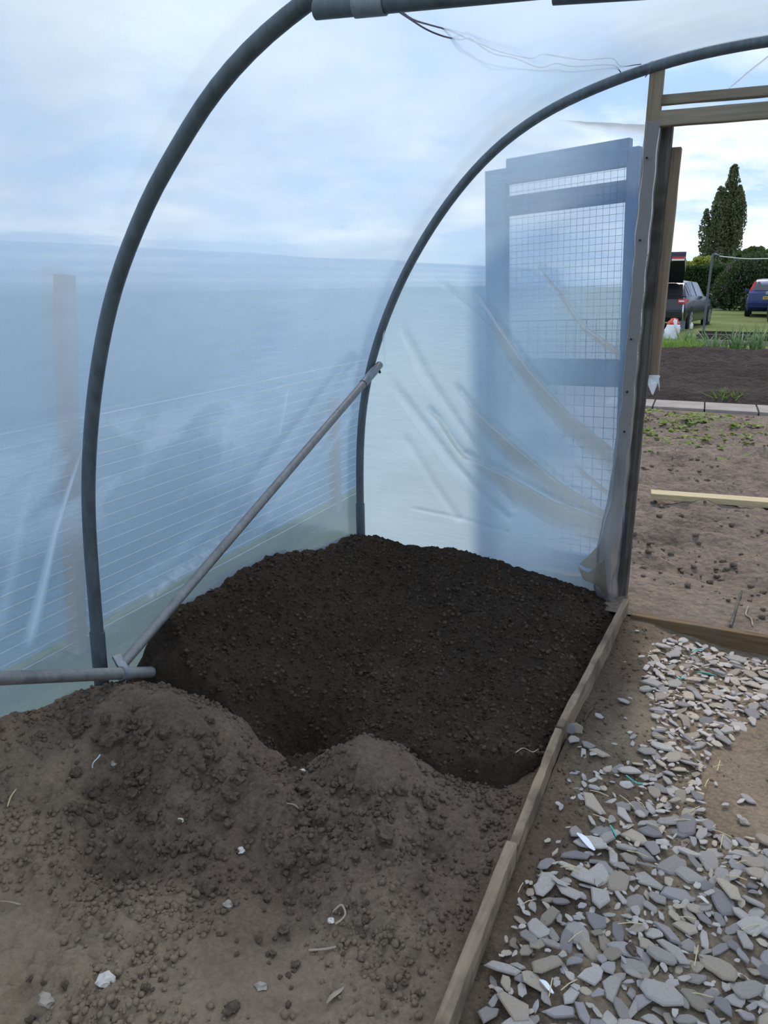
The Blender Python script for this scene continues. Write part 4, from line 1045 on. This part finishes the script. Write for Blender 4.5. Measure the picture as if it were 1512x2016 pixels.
        b = MB(); b.box(h0.lerp(h1, .32) - nn * .01, (.9, .02, .5), Matrix.Rotation(-math.atan2(u.y, u.z), 3, 'X')); b.build('tailgate_glass', M['glass'], tg)
        for s in (-1, 1):
            b = MB(); b.box(h1 + u * .02 + Vector((s * .55, -.06, .03)), (.36, .05, .07)); b.build('tailgate_lamp', M['red_lamp'], tg)
            b = MB(); b.box(h1 + u * .02 + Vector((s * .55, -.09, -.03)), (.36, .04, .05)); b.build('reverse_lamp', M['clear_lamp'], tg)
    return c
# dark car: its rear right wheel stands behind the carrier bag
pw = onZ(1353, 647, 0); hd = R(13)      # nose turned a little right of straight away from the tunnel
az = math.atan2(-pw.x, pw.y)
def place(pw, rz, lx, ly): v = Matrix.Rotation(rz, 3, 'Z') @ Vector((lx, ly, 0)); return (pw.x - v.x, pw.y - v.y, 0)
rz = az - R(12)
car('car', place(pw, rz, .80, .78), rz, 'paint_grey', 'dark grey hatchback with its tailgate raised, parked behind the carrier bag', True, False, 4.6)
pw2 = onZ(1473, 622, 0); rz2 = -.02
car('car', place(pw2, rz2, -.76, .78), rz2, 'paint_blue', 'dark blue hatchback seen from behind with tall red tail lamps', False, True, 3.95, 1.05)
pw3 = onZ(1511, 632, 0); car('car', place(pw3, .0, -.86, .78), .0, 'paint_silver', 'silver car just showing its wheel at the right edge of the photo', False, False, 4.3)
# spade leaning on the dark car
s0 = onZ(1341, 650, 0); sp = empty('spade', s0, az, 'spade with pale handle leaning on the dark car', 'spade')
b = MB(); b.tube([(0, .02, .28), (-.03, .22, .98)], .022, 8); b.build('shaft', M['chrome'], sp, True)
b = MB(); b.tube([(-.1, .235, 1.0), (.04, .235, 1.0)], .02, 8); b.build('grip', M['black'], sp)
b = MB(); b.loft([[Vector((x, y, z)) for x, y, z in ((-.10, -.01, 0), (.10, -.01, 0), (.10, 0.005, 0), (-.10, .005, 0))], [Vector((x, y, z)) for x, y, z in ((-.10, .02, .28), (.10, .02, .28), (.10, .035, .28), (-.10, .035, .28))]]); b.build('blade', M['galv'], sp, False, .003)
q = onZ(1360, 648, 0); jug = empty('milk_bottle', (q.x, q.y, 0), 0, 'small white plastic bottle on the grass by the dark car wheel', 'bottle')
jug.scale = (.8, .8, .75)
b = MB(); b.tube([(0, 0, 0), (0, 0, .02), (0, 0, .2), (0, 0, .25), (0, 0, .27)], [.06, .075, .075, .035, .03], 12); b.build('bottle_body', M['white_plastic'], jug, True, auto=60)
b = MB(); b.tube([(0, 0, .268), (0, 0, .295)], .034, 10); b.build('cap', M['white_plastic'], jug)

# ------------------------------------------------------------------ trees, hedge, bushes
def leaves(b, n, fn, size, seed):
    r = random.Random(seed)
    for _ in range(n):
        p = fn(r); s = size * r.uniform(.6, 1.3); e = Euler((r.uniform(0, 6.3), r.uniform(0, 6.3), r.uniform(0, 6.3))).to_matrix()
        b.add([p + e @ Vector(q) * s for q in ((-.5, 0, 0), (0, -.35, .08), (.5, 0, 0), (0, .35, .08))], [(0, 1, 2), (0, 2, 3)])
def tree(name, loc, label, cat, mat, n, fn, size, trunk_h, trunk_r, seed, group=None):
    t = empty(name, loc, 0, label, cat, group); b = MB(); leaves(b, n, fn, size, seed); cr = b.build('crown', M[mat], t)
    b = MB(); b.tube([(0, 0, -.2), (0, 0, trunk_h * .5), (.02 * trunk_h, 0, trunk_h)], [trunk_r, trunk_r * .8, trunk_r * .2], 8); b.build('trunk', M['bark'], t); return t
def blob(cs, shell=.45):
    def f(r):
        c, s = r.choice(cs); 
        while True:
            v = Vector((r.uniform(-1, 1), r.uniform(-1, 1), r.uniform(-1, 1)))
            if shell < v.length < 1: break
        return Vector((c[0] + v.x * s[0], c[1] + v.y * s[1], c[2] + v.z * s[2]))
    return f
PD = 78.0
pb_ = onY(1412, 552, PD); Hp = onY(1422, 325, PD).z
def poplar_fn(r):
    k = r.choice(POL); t = r.random() ** .8; z = k[2] + (k[3] - k[2]) * t
    rad = k[4] * (math.sin(math.pi * min(1, t * .88 + .10)) ** .6); a = r.uniform(0, 6.3); q = rad * math.sqrt(r.random())
    return Vector((k[0] + k[5] * t + q * math.cos(a), k[1] + q * math.sin(a), z))
rr = random.Random(4); POL = []
for i in range(26):
    a = rr.uniform(0, 6.3); q = 1.75 * math.sqrt(rr.random()); z0 = rr.uniform(.3, Hp * .55); z1 = min(Hp, z0 + rr.uniform(.28, .5) * Hp)
    z1 = min(z1, Hp * (1 - .17 * abs(q * math.cos(a) - .4)))
    POL.append((q * math.cos(a) - .12, q * math.sin(a), z0, z1 if q < 1.0 else min(z1, Hp * .84), rr.uniform(.42, .70), rr.uniform(-.1, .35) * (1 if math.cos(a) < 0 else -.3)))
POL += [(-.15, 0, Hp * .4, Hp * .88, .8, .3), (.25, 0, Hp * .45, Hp, .75, .15), (.1, .2, Hp * .35, Hp * .95, .85, .1), (.8, 0, 1, Hp * .7, .8, .1), (.9, .3, .5, Hp * .5, .7, .0), (.0, 0, 1, Hp, .62, .18), (.35, 0, Hp * .3, Hp * .97, .5, .1), (-.4, 0, Hp * .2, Hp * .80, .75, .35)]
tree('poplar_tree', (pb_.x, PD, 0), 'tall narrow poplar tree rising above the hedge', 'tree', 'poplar', 26000, poplar_fn, .22, Hp * .9, .28, 7)
# clipped hedge behind the dark car
hy = 49.0; hA = onY(1296, 551, hy).x; hB = onY(1452, 551, hy).x; hz = onY(1390, 527, hy).z
hg = empty('hedge', ((hA + hB) / 2, hy, 0), 0, 'clipped dark green hedge behind the dark car', 'hedge')
hw = (hB - hA) / 2
def hf(r):
    if r.random() < .3: return Vector((r.uniform(-hw, hw), r.uniform(-.8, .8), hz + r.uniform(-.15, .08)))
    return Vector((r.uniform(-hw, hw), r.choice((-.8, .8)) + r.uniform(-.1, .1), r.uniform(0, hz)))
b = MB(); leaves(b, 16000, hf, .15, 5); b.build('foliage', M['hedge'], hg)
b = MB(); b.box((0, 0, hz * .47), (2 * hw - .2, 1.35, hz * .94)); b.build('branch_core', M['bark'], hg)
# lilac bush
ly = 45.0; lx = onY(1475, 551, ly).x; lz = onY(1470, 500, ly).z
lb = empty('lilac_bush', (lx, ly, 0), 0, 'large dark bush with mauve lilac blossom behind the blue car', 'bush')
LC = [((-1.0, 0, 1.0), (.75, 1, 1.0)), ((-.5, 0, 1.6), (.8, 1, 1.0)), ((.2, 0, 1.9), (1.0, 1.1, 1.0)), ((1.1, .2, 1.8), (1.1, 1, 1.1)), ((0, 0, .8), (1.5, 1.2, .9)), ((1.9, 0, 1.4), (1.1, 1, 1.2))]
b = MB(); leaves(b, 15000, blob(LC, .5), .13, 8); b.build('foliage', M['bush'], lb)
r = random.Random(3); fb = blob([LC[0], LC[1], ((-.3, -.3, 1.9), (.8, .7, .8))], .85)
b = MB()
for _ in range(60):
    p = fb(r)
    if p.y > .3: continue
    leaves(b, 16, lambda q, p=p: p + Vector((q.gauss(0, .05), q.gauss(0, .05), q.gauss(0, .10))), .06, int(p.x * 1000))
b.build('blossom', M['lilac'], lb)
b = MB()
for i in range(5): b.tube([(r.uniform(-.3, .3), 0, -.1), (r.uniform(-1, 1), 0, 1.6)], [.05, .02], 6)
b.build('stem', M['bark'], lb)
def far_tree(px, Y, ptop, wpx, mat, label, seed, n=5000, size=.32):
    c = onY(px, 551, Y); zt = onY(px, ptop, Y).z; w_ = wpx / F * Y / 2 * 1.1; rr = random.Random(seed); cs = []
    for _ in range(9): cs.append(((rr.uniform(-.6, .6) * w_, rr.uniform(-.5, .5) * w_, zt * rr.uniform(.45, .78)), (w_ * .5, w_ * .5, zt * rr.uniform(.18, .24))))
    return tree('garden_tree', (c.x, Y, 0), label, 'tree', mat, n, blob(cs, .5), size, zt * .6, .2, seed, 'trees behind the hedge')
far_tree(1349, 66, 512, 60, 'lime', 'pale yellow-green tree behind the hedge, left of the poplar', 21)
far_tree(1376, 69, 503, 40, 'lime', 'small yellow-green tree touching the left foot of the poplar', 22, 3500)
far_tree(1428, 64, 505, 60, 'oak', 'low dark tree at the right foot of the poplar', 23)
far_tree(1478, 60, 483, 80, 'oak', 'broad dark green tree behind the lilac bush', 24, 9000)
far_tree(1545, 58, 480, 90, 'oak', 'dark green tree at the right edge behind the washing line', 25, 8000)
far_tree(1300, 70, 505, 80, 'oak', 'dark tree hidden mostly by the door posts', 26)

# ------------------------------------------------------------------ windbreak fence along the left, outside the sheet
fx = -2.5
fe = empty('windbreak_fence', (fx, 2.2, 0), 0, 'blue windbreak net fence with timber posts outside the left wall', 'fence')
for y_, h, ln in ((2.14, 1.52, .19), (4.50, .75, .0), (-.6, 1.6, 0)):
    b = MB(); b.bar((.03, y_ - 2.2, -.25), (.03, y_ - 2.2 + ln, h), .07, .05, Vector((0, 1, 0)), 6, .002); b.build('post', M['fence_wood'], fe, False, .004)
b = MB(); N = 60
for i in range(N + 1):
    y_ = -1.5 + i * 13.0 / N
    for k in range(9):
        z = k / 8 * 1.64; b.v.append((-.05 + .012 * fbm(y_ * 2, z * 2, 5, 3), y_ - 2.2, z + (.012 * fbm(y_, 3, 1, 2) if k == 8 else 0)))
for i in range(N):
    for k in range(8): a = i * 9 + k; b.f.append((a, a + 1, a + 10, a + 9)); b.m.append(0)
b.build('net', M['net'], fe, True)
b = MB()
for i in range(91): y_ = -1.5 + i * .1; b.tube([(.045, y_ - 2.2, 0), (.045, y_ - 2.2, .98)], .0013, 4)
for i in range(18): z = .02 + i * .055; b.tube([(.047, -3.7, z), (.047, 6.3, z)], .0036, 4)
b.build('wire_mesh', M['pale_wire'], fe)
